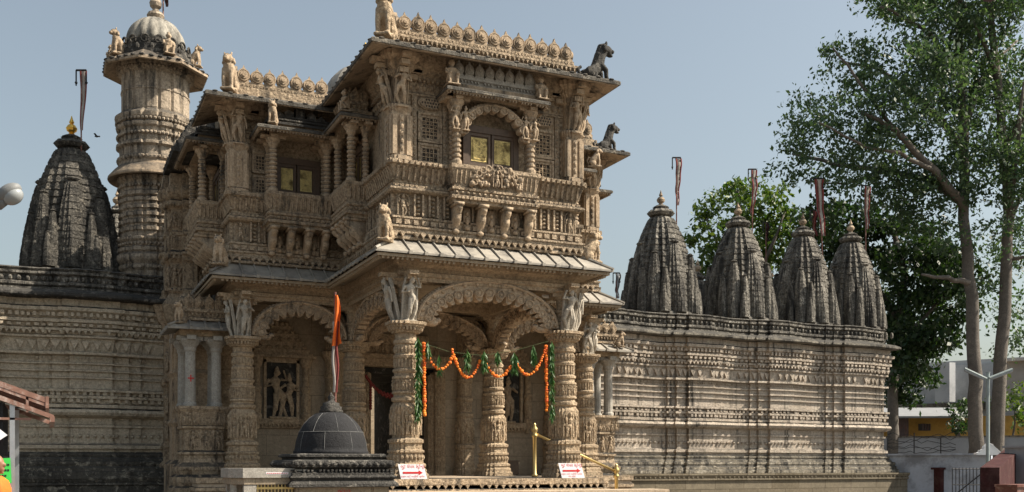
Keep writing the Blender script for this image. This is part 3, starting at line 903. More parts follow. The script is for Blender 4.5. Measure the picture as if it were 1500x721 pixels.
def balcony(ox, oy, facing, w_, d, zf=5.98, ov=.32, eave_z=7.88, style='gold', nb=4, crest_=True, kids='merlon', door=(1.0, 7.35)):
    tf = frame(ox, oy, facing)
    hw = w_ / 2
    P2 = lambda pts: [(tf(u, v, 0)[0], tf(u, v, 0)[1]) for u, v in pts]
    path = P2([(-hw, -.15), (-hw, d), (hw, d), (hw, -.15)])
    body = MB()
    body.sweep(path, [(-.3, zf - .26), (0, zf - .26), (0, zf - .2), (.05, zf - .18), (.05, zf - .12), (.0, zf - .1), (.0, zf - .02), (.04, zf), (.04, zf + .05), (-.02, zf + .07), (-.02, zf + .14), (.04, zf + .38), (.07, zf + .44), (.07, zf + .52), (-.06, zf + .53), (-.06, zf + .1)])
    for p, dd, nn, i in along(path, 0, .1):
        a = p - nn * .01; b = p + nn * .05
        body.tube([(a.x, a.y, zf + .14), (b.x, b.y, zf + .40)], .022, 4)
    dentils(body, path, .03, zf - .19, .06, .06, .03, .09)
    for p, dd, nn, i in along(path, 0, .13):
        body.ell((p.x, p.y, zf - .06), (.05, .05, .04), 6, 4)
    body.tf = tf
    body.box(-hw + .02, hw - .02, -.1, d - .02, zf - .255, zf + .03)
    body.tf = None
    root = body.build('balcony', 'carved', T)
    for k in range(nb):
        u = -hw + .12 + (w_ - .24) * k / (nb - 1)
        mb = MB(tf); scroll_bracket(mb, u, .13, zf - .86, zf - .31, d + .05)
        mb.build('bracket', 'stone', root, True)
        if k < nb - 1:
            mb = MB(tf); u2 = u + (w_ - .24) / (nb - 1) / 2
            mb.box(u2 - .08, u2 + .08, 0, .05, zf - .85, zf - .3).ell((u2, .06, zf - .72), (.07, .06, .06), 8, 5).ell((u2, .06, zf - .58), (.05, .05, .1), 8, 5).ell((u2, .06, zf - .42), .045, 8, 5)
            mb.build('seated_figure', 'stone', root, True)
    for u, v in ((-hw + .1, d - .1), (hw - .1, d - .1)):
        mb = MB(tf); turned(mb, u, v, zf + .53, eave_z - .14)
        mb.build('colonnette', 'stone', root)
    for u in (-hw + .08, hw - .08):
        mb = MB(tf); turned(mb, u, .03, zf + .53, eave_z - .14, .07)
        mb.build('colonnette', 'stone', root)
    mb = MB(tf)
    mb.box(-hw, hw, d - .18, d - .02, eave_z - .08, eave_z + .1).box(-hw, -hw + .16, -.1, d - .03, eave_z - .079, eave_z + .1).box(hw - .16, hw, -.1, d - .03, eave_z - .079, eave_z + .1).box(-hw + .1, hw - .1, -.1, d - .1, eave_z + .02, eave_z + .1)
    mb.build('balcony_beam', 'shaft', root)
    e = MB().sweep(path, [(-.12, eave_z + .2), (ov, eave_z), (ov + .01, eave_z - .03), (ov, eave_z - .055), (-.12, eave_z + .1)], profclosed=True)
    lip = MB().sweep(path, [(ov - .07, eave_z + .01), (ov - .06, eave_z + .05), (ov + .0, eave_z + .045), (ov + .03, eave_z + .02), (ov + .03, eave_z - .035), (ov + .014, eave_z - .04)])
    dentils(e, path, ov - .03, eave_z - .09, .03, .045, .03, .07)
    e.tf = tf
    e.box(-hw, hw, -.1, d, eave_z + .12, eave_z + .2)
    eo = e.build('balcony_eave', 'eave', root)
    lip.build('balcony_eave_lip', 'lip', root)
    zc = eave_z + .22
    if crest_:
        mb = MB()
        pth = P2([(-hw, 0), (-hw, d - .05), (hw, d - .05), (hw, 0)])
        mb.sweep(pth, [(.02, zc - .06), (.02, zc), (-.03, zc + .02), (-.03, zc + .08), (.02, zc + .1), (.02, zc + .15), (-.1, zc + .16), (-.1, zc - .06)])
        dentils(mb, pth, -.01, zc + .03, .04, .05, .03, .075, 'tri')
        mm = merlon_mb(.22, .34, .05)
        for p, dd, nn, i in along(pth, -.03, .22):
            mb.merge(mm, Matrix.Translation((p.x, p.y, zc + .15)) @ Matrix.Rotation(math.atan2(dd.y, dd.x), 4, 'Z'))
        mb.build('balcony_crest', 'marble' if facing == 'F' else 'carved', root)  # central crest made pale to brighten it under the eave's shade
    else:   # stepped miniature roof with shrine motif
        mb = MB()
        pth = P2([(-hw, 0), (-hw, d - .02), (hw, d - .02), (hw, 0)])
        mb.sweep(pth, [(.1, zc - .05), (.1, zc), (.02, zc + .03), (.06, zc + .06), (.06, zc + .09), (-.05, zc + .12), (-.02, zc + .15), (-.02, zc + .18), (-.14, zc + .22), (-.25, zc + .23)])
        mb.tf = tf
        for k, (u, h) in enumerate(((-.5, .2), (-.27, .27), (0, .4), (.27, .27), (.5, .2))):
            u *= w_ / 1.5
            mb.box(u - .1, u + .1, d - .32, d - .08, zc, zc + h)
            mb.prism([(u - .12, zc + h), (u + .12, zc + h), (u, zc + h + .09)], d - .33, d - .07)
            mb.box(u - .05, u + .05, d - .085, d - .06, zc + .1, zc + h - .04)
        mb.build('balcony_crest', 'dark', root)
    # shutters behind
    dw, dz = door
    mb = MB(tf)
    mb.box(-dw / 2 - .12, -dw / 2, -.02, .06, zf + .1, dz + .12).box(dw / 2, dw / 2 + .12, -.02, .06, zf + .1, dz + .12).box(-dw / 2 - .12, dw / 2 + .12, -.02, .065, dz, dz + .14)
    mb.build('shutter_frame', 'wood' if style == 'gold' else 'shaft', root)
    for sg in (-1, 1):
        a, b = sorted((sg * .015, sg * dw / 2))
        mb = MB(tf)
        mb.box(a, b, .006, .02, zf + .1, dz)
        fwz = .06
        mb.box(a, a + .05, .02, .045, zf + .1, dz).box(b - .05, b, .02, .045, zf + .1, dz)
        for z in (zf + .1, zf + .62, dz - .07):
            mb.box(a + .05, b - .05, .02, .043, z, z + .07)
        sh = mb.build('shutter', 'wood', root)
        mb = MB(tf)
        for z0, z1 in ((zf + .2, zf + .6), (zf + .72, dz - .1)):
            mb.prism([(a + .07, z0), (b - .07, z0), (b - .07, z1), (a + .07, z1)], .021, .028)
            mb.prism([(a + .11, z0 + .05), (b - .11, z0 + .05), (b - .11, z1 - .05), (a + .11, z1 - .05)], .028, .04)
        mb.build('gilded_panel', 'gold', sh)
    return root
fb = balcony(CX, YF, 'F', 1.9, .30, 5.98, .2, 7.98, nb=4, crest_=True, door=(1.04, 7.3))
wl = balcony(5.30, YW, 'F', 1.45, .52, 5.98, .3, 7.86, nb=4, crest_=False, door=(.86, 7.3))
wr = balcony(2 * CX - 5.30, YW, 'F', 1.45, .52, 5.98, .3, 7.86, nb=4, crest_=False, door=(.86, 7.3))
bl = balcony(XL, 22.35, 'L', 1.3, .45, 5.98, .22, 7.88, nb=4, crest_=True, door=(.6, 7.3))
br = balcony(XR, 22.35, 'R', 1.3, .45, 5.98, .22, 7.88, nb=4, crest_=True, door=(.6, 7.3))
sl_ = balcony(WLX, 25.7, 'L', 1.9, .6, 5.98, .3, 7.85, nb=5, crest_=False, door=(.8, 7.3))
sr_ = balcony(WRX, 25.7, 'R', 1.9, .6, 5.98, .3, 7.85, nb=5, crest_=False, door=(.8, 7.3))
# scalloped arch and sculpted front of the central balcony
arch((CX - .78, YF - .2), (CX + .78, YF - .2), 7.15, 7.86, fb, .1, .13, 11, 'stone', 'balcony_arch', False)
mb = MB(frame(CX, YF - .30, 'F'))
for k in range(70):
    t = random.uniform(-.95, .95); rr = math.sqrt(max(0, 1 - t * t))
    q = random.uniform(0, rr)
    mb.ell((t * .62, random.uniform(.0, .07), 6.1 + q * .46), (random.uniform(.03, .07), .05, random.uniform(.03, .07)), 7, 5)
for i in range(12):
    t = PI * (i + .5) / 12
    u, z = math.cos(t) * .52, 6.1 + math.sin(t) * .4
    mb.tube([(u + .06 * math.cos(q), .07, z + .06 * math.sin(q)) for q in [2 * PI * j / 8 for j in range(9)]], .016, 5)
relief(mb, Vector((CX, YF - .37)), Vector((1, 0)), Vector((0, -1)), 6.1, .36, True, 3)
mb.build('sculpted_panel', 'stone', fb)

# rear pier masses and dark stepped roofs at the sides
for sg in (1, -1):
    mx = lambda x: CX + sg * (x - CX)
    mb = MB()
    plan = [(-.5, -.5), (-.2, -.5), (-.2, -.65), (.2, -.65), (.2, -.5), (.5, -.5), (.5, .6), (-.5, .6), (-.5, .2), (-.65, .2), (-.65, -.2), (-.5, -.2)]
    mb.scaled(mx(3.35), 27.9, plan, [(1.1, -.6), (1.1, .3), (.95, .4), (.95, .7), (1.05, .74), (1.0, .8), (.92, .9), (.92, 2.3), (1.02, 2.36), (1.02, 2.5), (.92, 2.56), (.92, 3.6), (1.0, 3.7), (1.0, 3.9), (1.15, 4.0), (1.3, 4.3), (1.35, 4.4), (1.1, 4.6), (1.0, 4.7), (1.0, 4.8), (.9, 4.84), (.9, 5.5), (1.0, 5.56), (1.0, 5.66), (1.1, 5.7), (1.1, 5.76), (.86, 5.84), (.86, 6.2), (.92, 6.22), (.92, 6.3), (.86, 6.34), (.86, 6.9), (1.0, 7.0), (1.0, 7.1), (.9, 7.14), (1.05, 7.2), (1.14, 7.3), (1.14, 7.36), (1.0, 7.5), (.95, 7.8)])
    px_, py_ = mx(3.35), 27.9
    sq_ = [(px_ - .5, py_ + .5), (px_ - .5, py_ - .5), (px_ + .5, py_ - .5), (px_ + .5, py_ + .5)]
    for z_, h_ in ((.95, .5), (1.6, .5), (2.7, .5), (4.9, .5), (5.9, .3), (6.4, .4)):
        for p, d, nn, i in along(sq_, .05 if z_ < 4.5 else .0, .26):
            relief(mb, p, d, nn, z_, h_, True, int(z_ * 10) + i)
    for z_ in (2.42, 3.75, 4.75, 5.6, 6.95):
        dentils(mb, sq_, .06, z_, .06, .08, .05, .11)
    mb.build('rear_pier', 'carved', T)
    mb = MB()
    for k in range(5):
        e = .12 * k
        mb.box(mx(2.75 + e), mx(5.6), 25.6 + e, 28, 7.85 + .22 * k, 7.97 + .22 * k)
        mb.box(mx(2.83 + e), mx(5.6), 25.68 + e, 28, 7.97 + .22 * k, 8.075 + .22 * k)
        for q in range(7):
            mb.ell((mx(2.77 + e), 25.8 + e + q * .3, 7.93 + .22 * k), (.06, .1, .07), 6, 4)
    mb.build('stepped_roof', 'dark', T)

# niches -------------------------------------------------------------------
def figure_mb(pose=0, h=1.0):
    """one standing figure, 1 unit tall, facing -Y"""
    rs = random.Random(pose)
    mb = MB()
    sw = (.05, -.04, .03, -.06)[pose % 4]
    hip = Vector((sw, 0, .5)); ch = Vector((-sw * .5, .01, .71)); nk = Vector((-sw * .4, 0, .82)); hd = Vector((sw * .2, -.01, .9))
    mb.ell(hip, (.095, .075, .08), 10, 8); mb.tube([hip, (0, 0, .6), ch], [.085, .068, .095], 10)
    mb.ell(ch + Vector((0, 0, .02)), (.105, .075, .09), 10, 8)
    mb.tube([ch, nk, hd], [.05, .038, .045], 8)
    mb.ell(hd, (.058, .064, .072), 10, 8); mb.ell(hd + Vector((0, -.062, -.008)), (.012, .016, .02), 6, 5)
    mb.ell(hd + Vector((0, .03, .06)), (.05, .05, .05), 8, 6); mb.ell(hd + Vector((0, .01, .095)), (.03, .03, .035), 8, 6)
    for s in (-1, 1):
        mb.ell(hd + Vector((s * .058, 0, -.015)), (.014, .02, .026), 6, 5)
        k = Vector((hip.x + s * .07 + .04 * (pose % 2) * s, -.05 if s * (pose % 2 * 2 - 1) > 0 else 0, .27))
        ft = Vector((s * .06, 0, .03))
        mb.tube([hip + Vector((s * .05, 0, -.01)), k, ft], [.072, .05, .03], 8)
        mb.ell(ft + Vector((0, -.035, -.008)), (.028, .06, .022), 8, 5)
        sh = ch + Vector((s * .115, 0, .06))
        mode = (pose + (s > 0)) % 4
        if mode == 0: el, ha = sh + Vector((s * .07, -.02, -.15)), sh + Vector((-s * .05, -.1, -.12))
        elif mode == 1: el, ha = sh + Vector((s * .12, 0, -.03)), sh + Vector((s * .05, -.03, .16))
        elif mode == 2: el, ha = sh + Vector((s * .06, 0, -.17)), sh + Vector((s * .08, -.02, -.32))
        else: el, ha = sh + Vector((s * .13, -.01, -.1)), sh + Vector((s * .02, -.08, -.03))
        mb.tube([sh, el, ha], [.036, .03, .022], 7); mb.ell(ha, (.026, .026, .032), 7, 5)
    # skirt hem, sash, base
    mb.tube([hip + Vector((-.1, -.03, .0)), hip + Vector((0, -.075, -.02)), hip + Vector((.1, -.03, 0))], .018, 6)
    mb.tube([hip + Vector((0, -.07, -.01)), (0, -.07, .3), (.01, -.05, .15)], [.022, .018, .014], 6)
    mb.box(-.15, .15, -.1, .08, -.02, .03)
    return mb
FIG = [remeshed(figure_mb(k), .0125, 'figure', 'figure_%d' % k, 2) for k in range(4)]
FIGD = []; FIGU = []
for f in FIG:
    c = f.copy(); c.materials.clear(); c.materials.append(M['shaft']); FIGD.append(c)
    c = f.copy(); c.materials.clear(); c.materials.append(M['stone']); FIGU.append(c)

def niche(cx, two):
    tf = frame(cx, YB, 'F')
    mb = MB(tf)
    mb.box(-.72, .72, 0, .08, 1.22, 1.32).box(-.8, .8, 0, .16, 1.32, 1.46)
    dentil = [(-.7 + .1 * k) for k in range(15)]
    for u in dentil: mb.prism([(u - .045, 1.32), (u + .045, 1.32), (u, 1.24)], .0, .14)
    for s in (-1, 1):
        mb.lathe(s * .62, .08, [(.13, 1.46), (.13, 1.56), (.1, 1.6), (.12, 1.8), (.12, 2.0), (.08, 2.1), (.12, 2.2), (.12, 2.26), (.085, 2.3), (.085, 2.75), (.12, 2.8), (.16, 2.92), (.16, 3.0)], 14)
        mb.lathe(s * .62, .06, [(.15, 1.46), (.1, 1.3), (.05, 1.18)], 12)
    mb.box(-.45, -.38, 0, .1, 1.46, 2.95).box(.38, .45, 0, .1, 1.46, 2.95).box(-.45, .45, 0, .1, 2.88, 3.0)
    mb.box(-.85, .85, 0, .26, 3.0, 3.06).box(-.78, .78, 0, .2, 3.06, 3.12)
    for k in range(4):
        e = .14 * k
        mb.box(-.7 + e, .7 - e, 0, .18 - .03 * k, 3.12 + .2 * k, 3.22 + .2 * k)
        mb.box(-.62 + e, .62 - e, 0, .14 - .03 * k, 3.22 + .2 * k, 3.32 + .2 * k)
        for q in range(6 - k):
            mb.ell((-.55 + e + q * (1.1 - 2 * e) / max(1, 5 - k), .16 - .03 * k, 3.27 + .2 * k), (.07, .05, .05), 6, 4)
    root = mb.build('wall_niche', 'shaft', T)
    MB(tf).box(-.38, .38, .004, .03, 1.46, 2.88).build('niche_back', 'dark', root)  # flat dark plate closing the back of the niche frame
    spots = [(-.13, 1.28, 0), (.2, 1.12, 3)] if two else [(0, 1.25, 2)]
    for u, h, k in spots:
        p = tf(u, .1, 1.47)
        link('relief_statue', FIGD[k], p, root, 0, (h, h * .8, h))
    return root
niche(5.41, True)
niche(2 * CX - 5.41, False)

# bracket figures --------------------------------------------------------------
def bracket_fig(x, y, z, facing, h, k, r0=.36, lean=R(9), up=False):
    d = {'F': Vector((0, -1, 0)), 'L': Vector((-1, 0, 0)), 'R': Vector((1, 0, 0))}[facing]
    loc = Vector((x, y, z)) + d * r0
    mbs = MB()
    tfm = Matrix.Rotation(ROT[facing], 4, 'Z') @ Matrix.Rotation(lean, 4, 'X')
    pts = [(-.17, 0), (.17, 0), (.17, .75), (.12, .95), (0, 1.03), (-.12, .95), (-.17, .75)]
    sb = MB().prism([(a * h, b * h) for a, b in pts], .08 * h, .13 * h)
    sb.tube([(a * h, .07 * h, b * h) for a, b in [(.16, 0), (.16, .75), (.11, .94), (0, 1.01), (-.11, .94), (-.16, .75), (-.16, 0)]], .024 * h, 5)
    mbs.merge(sb, Matrix.Translation(loc) @ tfm)
    root = mbs.build('bracket_slab', 'stone' if up else 'figure', T)
    o = link('bracket_figure', (FIGU if up else FIG)[k], loc, root, scale=(h, h, h))
    o.rotation_euler = tfm.to_euler()
    return o
for sg, fc in ((-1, 'L'), (1, 'R')):
    x = CX + sg * (CX - 6.73)
    bracket_fig(x, 20, 3.22, 'F', .93, 0 if sg < 0 else 1, .26)
    bracket_fig(x, 20, 3.22, fc, .93, 1 if sg < 0 else 2, .26, R(13))
    xw = CX + sg * (CX - 4.09)
    bracket_fig(xw, 23.9, 3.22, 'F', .88, 2 if sg < 0 else 3, .24)
    bracket_fig(xw, 23.9, 3.22, fc, .88, 3, .24)
    xu = CX + sg * (CX - XL - .14)
    bracket_fig(xu, YF + .14, 7.6, 'F', .82, 3 if sg < 0 else 0, .22, R(10), True)
    bracket_fig(xu, YF + .14, 7.6, fc, .82, 0, .22, R(16), True)
    xv = CX + sg * (CX - WLX - .14)
    bracket_fig(xv, YW + .14, 7.62, 'F', .8, 1, .22, R(10), True)
    bracket_fig(xv, YW + .14, 7.62, fc, .8, 2, .22, R(14), True)
    for q, u in enumerate((-.1, .12)):
        o = link('balcony_figure', FIGU[(q + 1) % 4], (CX + sg * .80 + u, YF - .3, 7.22), fb, scale=(.5, .5, .5))

# side pavilions ------------------------------------------------------------------
for sg in (-1, 1):
    X = (lambda x: x) if sg < 0 else (lambda x: 2 * CX - x)
    cx = X(3.30); cy = 24.85
    plan = [(-.56, -.56), (-.3, -.56), (-.3, -.62), (.3, -.62), (.3, -.56), (.56, -.56), (.56, .6), (-.56, .6), (-.56, .3), (-.62, .3), (-.62, -.3), (-.56, -.3)]
    mb = MB().scaled(cx, cy, plan, [(1.15, -.6), (1.15, -.25), (1.05, -.2), (1.1, -.12), (1.1, 0), (.95, .06), (1.0, .16), (1.0, .24), (.82, .34), (.78, .42), (.78, .5), (.86, .53), (.86, .58), (.76, .62), (.76, 1.1), (.84, 1.13), (.84, 1.18), (.80, 1.2), (.92, 1.5), (1.0, 1.58), (1.0, 1.64)])
    for u in (-.25, .05, .3):
        relief(mb, Vector((cx + u, cy - .46)), Vector((1, 0)), Vector((0, -1)), .63, .46, True, int(u * 10) + 7)
    for u in range(8):
        mb.box(cx - .5 + u * .135, cx - .43 + u * .135, cy - .66, cy - .5, .17, .235)
        relief(mb, Vector((cx - .45 + u * .13, cy - .5)), Vector((1, 0)), Vector((0, -1)), 1.2, .3, True, u)
    root = mb.build('side_pavilion', 'carved', T)
    for dx, dy in ((-.3, -.38), (.28, -.38), (-.38, .3), (.3, .3)):
        c = MB().lathe(cx + dx, cy + dy, [(.15, 1.64), (.15, 1.7), (.125, 1.74), (.115, 2.9), (.14, 2.94), (.14, 3.0), (.18, 3.06), (.24, 3.14), (.24, 3.2)], 12)
        c.box(cx + dx - .3, cx + dx + .3, cy + dy - .1, cy + dy + .1, 3.16, 3.26).box(cx + dx - .1, cx + dx + .1, cy + dy - .3, cy + dy + .3, 3.161, 3.261)
        c.build('pavilion_column', 'marble', root)
    b = MB().box(cx - .55, cx + .55, cy - .55, cy + .6, 3.26, 3.4)
    b.build('pavilion_beam', 'shaft', root)
    pth = [(cx - .5, cy + .7), (cx - .5, cy - .5), (cx + .5, cy - .5), (cx + .5, cy + .7)]
    e = MB().sweep(pth, [(-.2, 3.62), (.0, 3.6), (.34, 3.42), (.34, 3.37), (-.2, 3.5)], profclosed=True)
    seams(e, pth, 0, 3.6, .34, 3.42, .3, .03)
    e.build('pavilion_eave', 'tin', root)
    mb = MB()
    mb.sweep(pth, [(-.2, 3.6), (.04, 3.62), (.04, 3.68), (-.02, 3.7), (-.02, 3.78), (.03, 3.82), (.03, 3.88), (-.1, 3.9), (-.1, 3.6)])
    dentils(mb, pth, .0, 3.72, .05, .07, .03, .09, 'tri')
    mm = merlon_mb(.25, .36, .07)
    for p, dd, nn, i in along(pth, -.04, .26):
        mb.merge(mm, Matrix.Translation((p.x, p.y, 3.88)) @ Matrix.Rotation(math.atan2(dd.y, dd.x), 4, 'Z'))
    mb.build('pavilion_crest', 'carved', root)
    # the core behind the pavilion
    mb = MB().scaled(cx, cy + 1.25, plan, [(1.1, -.6), (1.1, .3), (.9, .4), (.9, 1.2), (1.0, 1.3), (.9, 1.4), (.9, 2.4), (1.0, 2.5), (.9, 2.6), (.9, 3.6)])
    mb.build('pavilion_core', 'stone', T)
mb = MB(frame(3.0, 24.85 - .38 - .118, 'F')).box(-.012, .012, 0, .006, 2.2, 2.36).box(-.07, .07, 0, .0065, 2.27, 2.295)
mb.build('red_cross_mark', 'signred', T)

# ================================================================== gallery walls on both sides
def gallery(xa, xb, mat, label, name='gallery_wall', phase=0.0):
    root = thing(name, ((xa + xb) / 2, 28.4, -1.3), label, 'wall')
    path = [(xa, 28.0)]
    # stepped bays in line with the spires behind
    x = xa + phase
    steps = [(0, .55), (.07, .3), (.15, .4), (.26, 1.0), (.15, .4), (.07, .3), (0, .35)]
    cur = 0
    while x < xb - .3:
        for o, wd in steps:
            x2 = min(x + wd, xb)
            if x2 - x < .05: continue
            path += [(x, 28.0 - o), (x2, 28.0 - o)]
            x = x2
    q = [path[0]]
    for p in path[1:]:
        if abs(p[0] - q[-1][0]) + abs(p[1] - q[-1][1]) > 1e-3: q.append(p)
    path = q
    if xb > 20:
        path = path + [(xb, 34)]
    else:
        path = path + [(xb, 28.5)]
    MB().sweep(path, [(-1.200, .60), (0.034, .60), (0.034, .68), (0.102, .69), (0.102, .78), (0.034, .8), (0.000, .84), (0.000, 1.22), (0.043, 1.23), (0.043, 1.29), (0.000, 1.3), (0.000, 1.46), (0.068, 1.48), (0.170, 1.53), (0.204, 1.60), (0.170, 1.67), (0.068, 1.71), (0.119, 1.72), (0.119, 1.80), (0.034, 1.82), (0.034, 1.93), (0.119, 1.95), (0.119, 2.02), (0.051, 2.04), (0.051, 2.10), (0.153, 2.12), (0.153, 2.18), (0.000, 2.2),
                     (0.000, 2.22), (0.000, 2.44), (0.051, 2.45), (0.051, 2.49), (0.000, 2.5), (0.000, 2.62), (0.051, 2.63), (0.051, 2.67), (0.000, 2.68), (0.000, 2.80), (0.051, 2.81), (0.051, 2.85), (0.000, 2.86), (0.000, 3.02), (0.119, 3.05), (0.119, 3.11), (0.000, 3.13), (0.051, 3.45), (0.119, 3.47), (0.119, 3.52), (0.051, 3.54), (0.085, 3.62), (0.153, 3.64), (0.153, 3.70), (0.085, 3.72), (0.136, 3.82), (0.204, 3.84), (0.204, 3.92), (0.136, 3.94), (0.170, 4.06), (0.272, 4.12), (0.272, 4.2), (0.170, 4.25), (0.170, 4.42), (-1.200, 4.42)]).build('wall_face', mat, root)
    mb = MB()
    dentils(mb, path, .04, 1.85, .09, .09, .07, .16)
    dentils(mb, path, .06, 2.03, .09, .09, .07, .16)
    dentils(mb, path, .03, 2.93, .05, .06, .03, .1, 'tri')
    dentils(mb, path, .13, 3.55, .10, .09, .05, .14, 'tri')
    dentils(mb, path, .13, 3.74, .1, .07, .06, .18)
    dentils(mb, path, .17, 3.98, .08, .1, .07, .15)
    dentils(mb, path, .02, 3.17, .2, .22, .06, .26, 'tri')
    for p, d, nn, i in along(path, .02, .16):
        mb.ell((p.x, p.y, 1.01), (.05, .05, .045), 5, 4)
    mb.build('dentil_band', mat, root)
    MB().sweep(path, [(-1.2, -.02), (.40, -.02), (.40, .10), (.34, .13), (.34, .2), (.27, .25), (.29, .30), (.29, .36), (.2, .39), (.2, .43), (.13, .48), (.15, .52), (.15, .56), (.05, .59), (.04, .61), (-1.2, .61)]).build('base_course', 'blackbase' if xb < 20 else 'greybase', root)
    p2 = [(xa, 27.35), (xb if xb < 20 else xb + 1.6, 27.35), (xb if xb < 20 else xb + 1.6, 34)]
    mb = MB().sweep(p2, [(-2, -1.3), (0, -1.3), (0, -.42), (.0, -.24), (.05, -.22), (.05, -.17), (.02, -.16), (.08, -.06), (.08, .0), (-2, 0.003)])
    dentils(mb, p2, .0, -.165, .13, .1, .06, .18, 'tri')
    mb.build('plinth', 'plinthstone' if xb > 20 else 'blackbase', root)
    MB().sweep(path, [(-1.3, 4.40), (.05, 4.40), (.42, 4.44), (.44, 4.47), (.43, 4.53), (.3, 4.6), (.1, 4.66), (.04, 4.68), (-1.3, 4.68)]).build('cornice', 'dark' if xb < 20 else 'greycornice', root)
    mb = MB().sweep(path, [(-1.2, 4.66), (.02, 4.66), (.02, 4.72), (-.02, 4.74), (.04, 4.78), (.04, 4.84), (-.06, 4.88), (-.06, 5.02), (.02, 5.06), (.02, 5.12), (-.08, 5.14), (-.02, 5.2), (-.1, 5.24), (-1.2, 5.25)])
    for p, d, nn, i in along(path, -.04, .17):
        mb.ell((p.x, p.y, 4.95), (.06, .06, .07), 6, 4)
    mb.build('roof_parapet', 'spire', root)
    return root
M['greybase'] = stone('stained_base_stone', (.40, .35, .27), (.27, .24, .19), patch=(.58, .53, .44), amount=.97, thr=.475, carve=.6, cscale=9, lichen=.9, streak=.6)
M['greycornice'] = stone('stained_cornice_stone', (.27, .245, .20), (.16, .145, .12), amount=.95, thr=.45, carve=.3, cscale=9, lichen=.9, streak=.5)
M['plinthstone'] = stone('plinth_stone', (.30, .255, .185), (.21, .18, .13), blocks=.9, amount=.5, thr=.56, carve=0, lichen=.7, streak=.8, bstr=.3)
gallery(-8.0, 2.9, 'wallL', 'shaded carved gallery wall with blackened base left of the temple porch', phase=.65)
gallery(13.6, 28.0, 'wall', 'long rain-streaked carved gallery wall running right of the temple porch', phase=.9)

# ================================================================== spires
def shik(mb, cx, cy, r, z0, h, steep=1.9, top=.30, rings=16):
    prof = []
    for i in range(rings):
        for e, k in ((.05, 1.0), (.70, 1.0), (.74, .965), (.97, .965)):
            t = (i + e) / rings
            prof.append((r * k * (1 - (1 - top) * t ** steep), z0 + h * t))
    mb.scaled(cx, cy, PLANS, prof)
    # crowning ribbed disc and pot
    rt = r * top * .88
    z = z0 + h
    mb.lathe(cx, cy, [(rt * .75, z - .01), (rt * .75, z + rt * .18), (rt * 1.05, z + rt * .25), (rt * 1.25, z + rt * .5), (rt * 1.05, z + rt * .75), (rt * .6, z + rt * .85), (rt * .75, z + rt * 1.05), (rt * .4, z + rt * 1.25), (rt * .15, z + rt * 1.35)], 24, 0, lambda t, z_: 1 + .05 * math.cos(12 * t))
PLANS = []
for q in range(4):
    side = [(-.76, -.76), (-.56, -.76), (-.56, -.80), (-.50, -.80), (-.50, -.90), (-.30, -.90), (-.30, -.94), (-.24, -.94), (-.24, -1.02), (.24, -1.02), (.24, -.94), (.30, -.94), (.30, -.90), (.50, -.90), (.50, -.80), (.56, -.80), (.56, -.76)]
    c, s_ = math.cos(q * PI / 2), math.sin(q * PI / 2)
    PLANS += [(a * c - b * s_, a * s_ + b * c) for a, b in side]
def make_spire(x, y, z0, H, r, label, mat='spire', pot='stone', group=None, first=[]):
    root = thing('temple_spire', (x, y, z0), label, 'spire', group)
    def bl(mb, name, mt=mat):
        return mb.build(name, mt, root)
    mb = MB()
    mb.scaled(x, y, PLAN28, [(r * 1.02, z0), (r * 1.02, z0 + .1), (r * .94, z0 + .14), (r * 1.0, z0 + .2), (r * 1.0, z0 + .28), (r * .93, z0 + .32), (r * .93, z0 + .62), (r * 1.0, z0 + .68), (r * .98, z0 + .76), (r * .9, z0 + .84)])
    for k in range(40):
        t = 2 * PI * k / 40
        mb.ell((x + r * .94 * math.cos(t) * (1 / max(abs(math.cos(t)), abs(math.sin(t)))) * .98, y + r * .94 * math.sin(t) * (1 / max(abs(math.cos(t)), abs(math.sin(t)))) * .98, z0 + .47), (.07, .07, .13), 6, 4)
    bl(mb, 'spire_base')
    zb = z0 + .8
    core = MB()
    hh = H - .8
    shik(core, x, y, r * .90, zb, hh * .90, 2.5, .38, 16)
    bl(core, 'spire_core')
    for dx, dy in ((0, -1), (-1, 0), (1, 0), (0, 1)):
        for off, rr, ht in ((.58, .44, .64), (.81, .26, .42), (.94, .16, .25)):
            hs = MB()
            shik(hs, x + dx * r * off, y + dy * r * off, r * rr, zb - .06, hh * ht, 2.2, .38, max(5, int(14 * ht * 1.4)))
            bl(hs, 'half_spire')
    for sx in (-1, 1):
        for sy in (-1, 1):
            cs = MB()
            for a, b, rr, ht in ((.58, .58, .23, .54), (.67, .67, .17, .34), (.84, .40, .15, .40), (.40, .84, .15, .40), (.92, .50, .11, .24), (.50, .92, .11, .24), (.74, .74, .11, .2)):
                shik(cs, x + sx * r * a, y + sy * r * b, r * rr, zb - .06, hh * ht, 2.2, .38, max(4, int(12 * ht * 1.4)))
            bl(cs, 'corner_spire')
    zt = zb + hh * .90 + r * .87 * .40 * 1.17
    MB().lathe(x, y, [(.1, zt - .02), (.06, zt + .03), (.13, zt + .09), (.15, zt + .16), (.1, zt + .24), (.04, zt + .28), (.07, zt + .32), (.03, zt + .42), (.01, zt + .5)], 14).build('finial', pot, root)
    return root
M['spireL'] = stone('dark_spire_stone', (.165, .152, .13), (.07, .066, .058), amount=.97, thr=.475, stain=(.03, .029, .027), carve=.6, cscale=9, streak=.28, lichen=.6, patch=(.36, .325, .265), pat=.9)  # darker copy of the spire stone for the left spire
make_spire(at(105, 430, 30.4).x, 30.4, 4.75, 4.5, 1.19, 'dark carved temple spire with gilt finial left of the round tower', 'spireL', 'goldpot')
sg_ = 'grey spires in a row over the right gallery wall'
make_spire(at(968, 430, 30.4).x, 30.4, 4.75, 4.58, 1.26, 'grey spire nearest the porch, standing clear against open sky', group=sg_)
make_spire(at(1081, 430, 30.4).x, 30.4, 4.75, 4.52, 1.24, 'second grey spire from the porch, in front of the bright green tree', group=sg_)
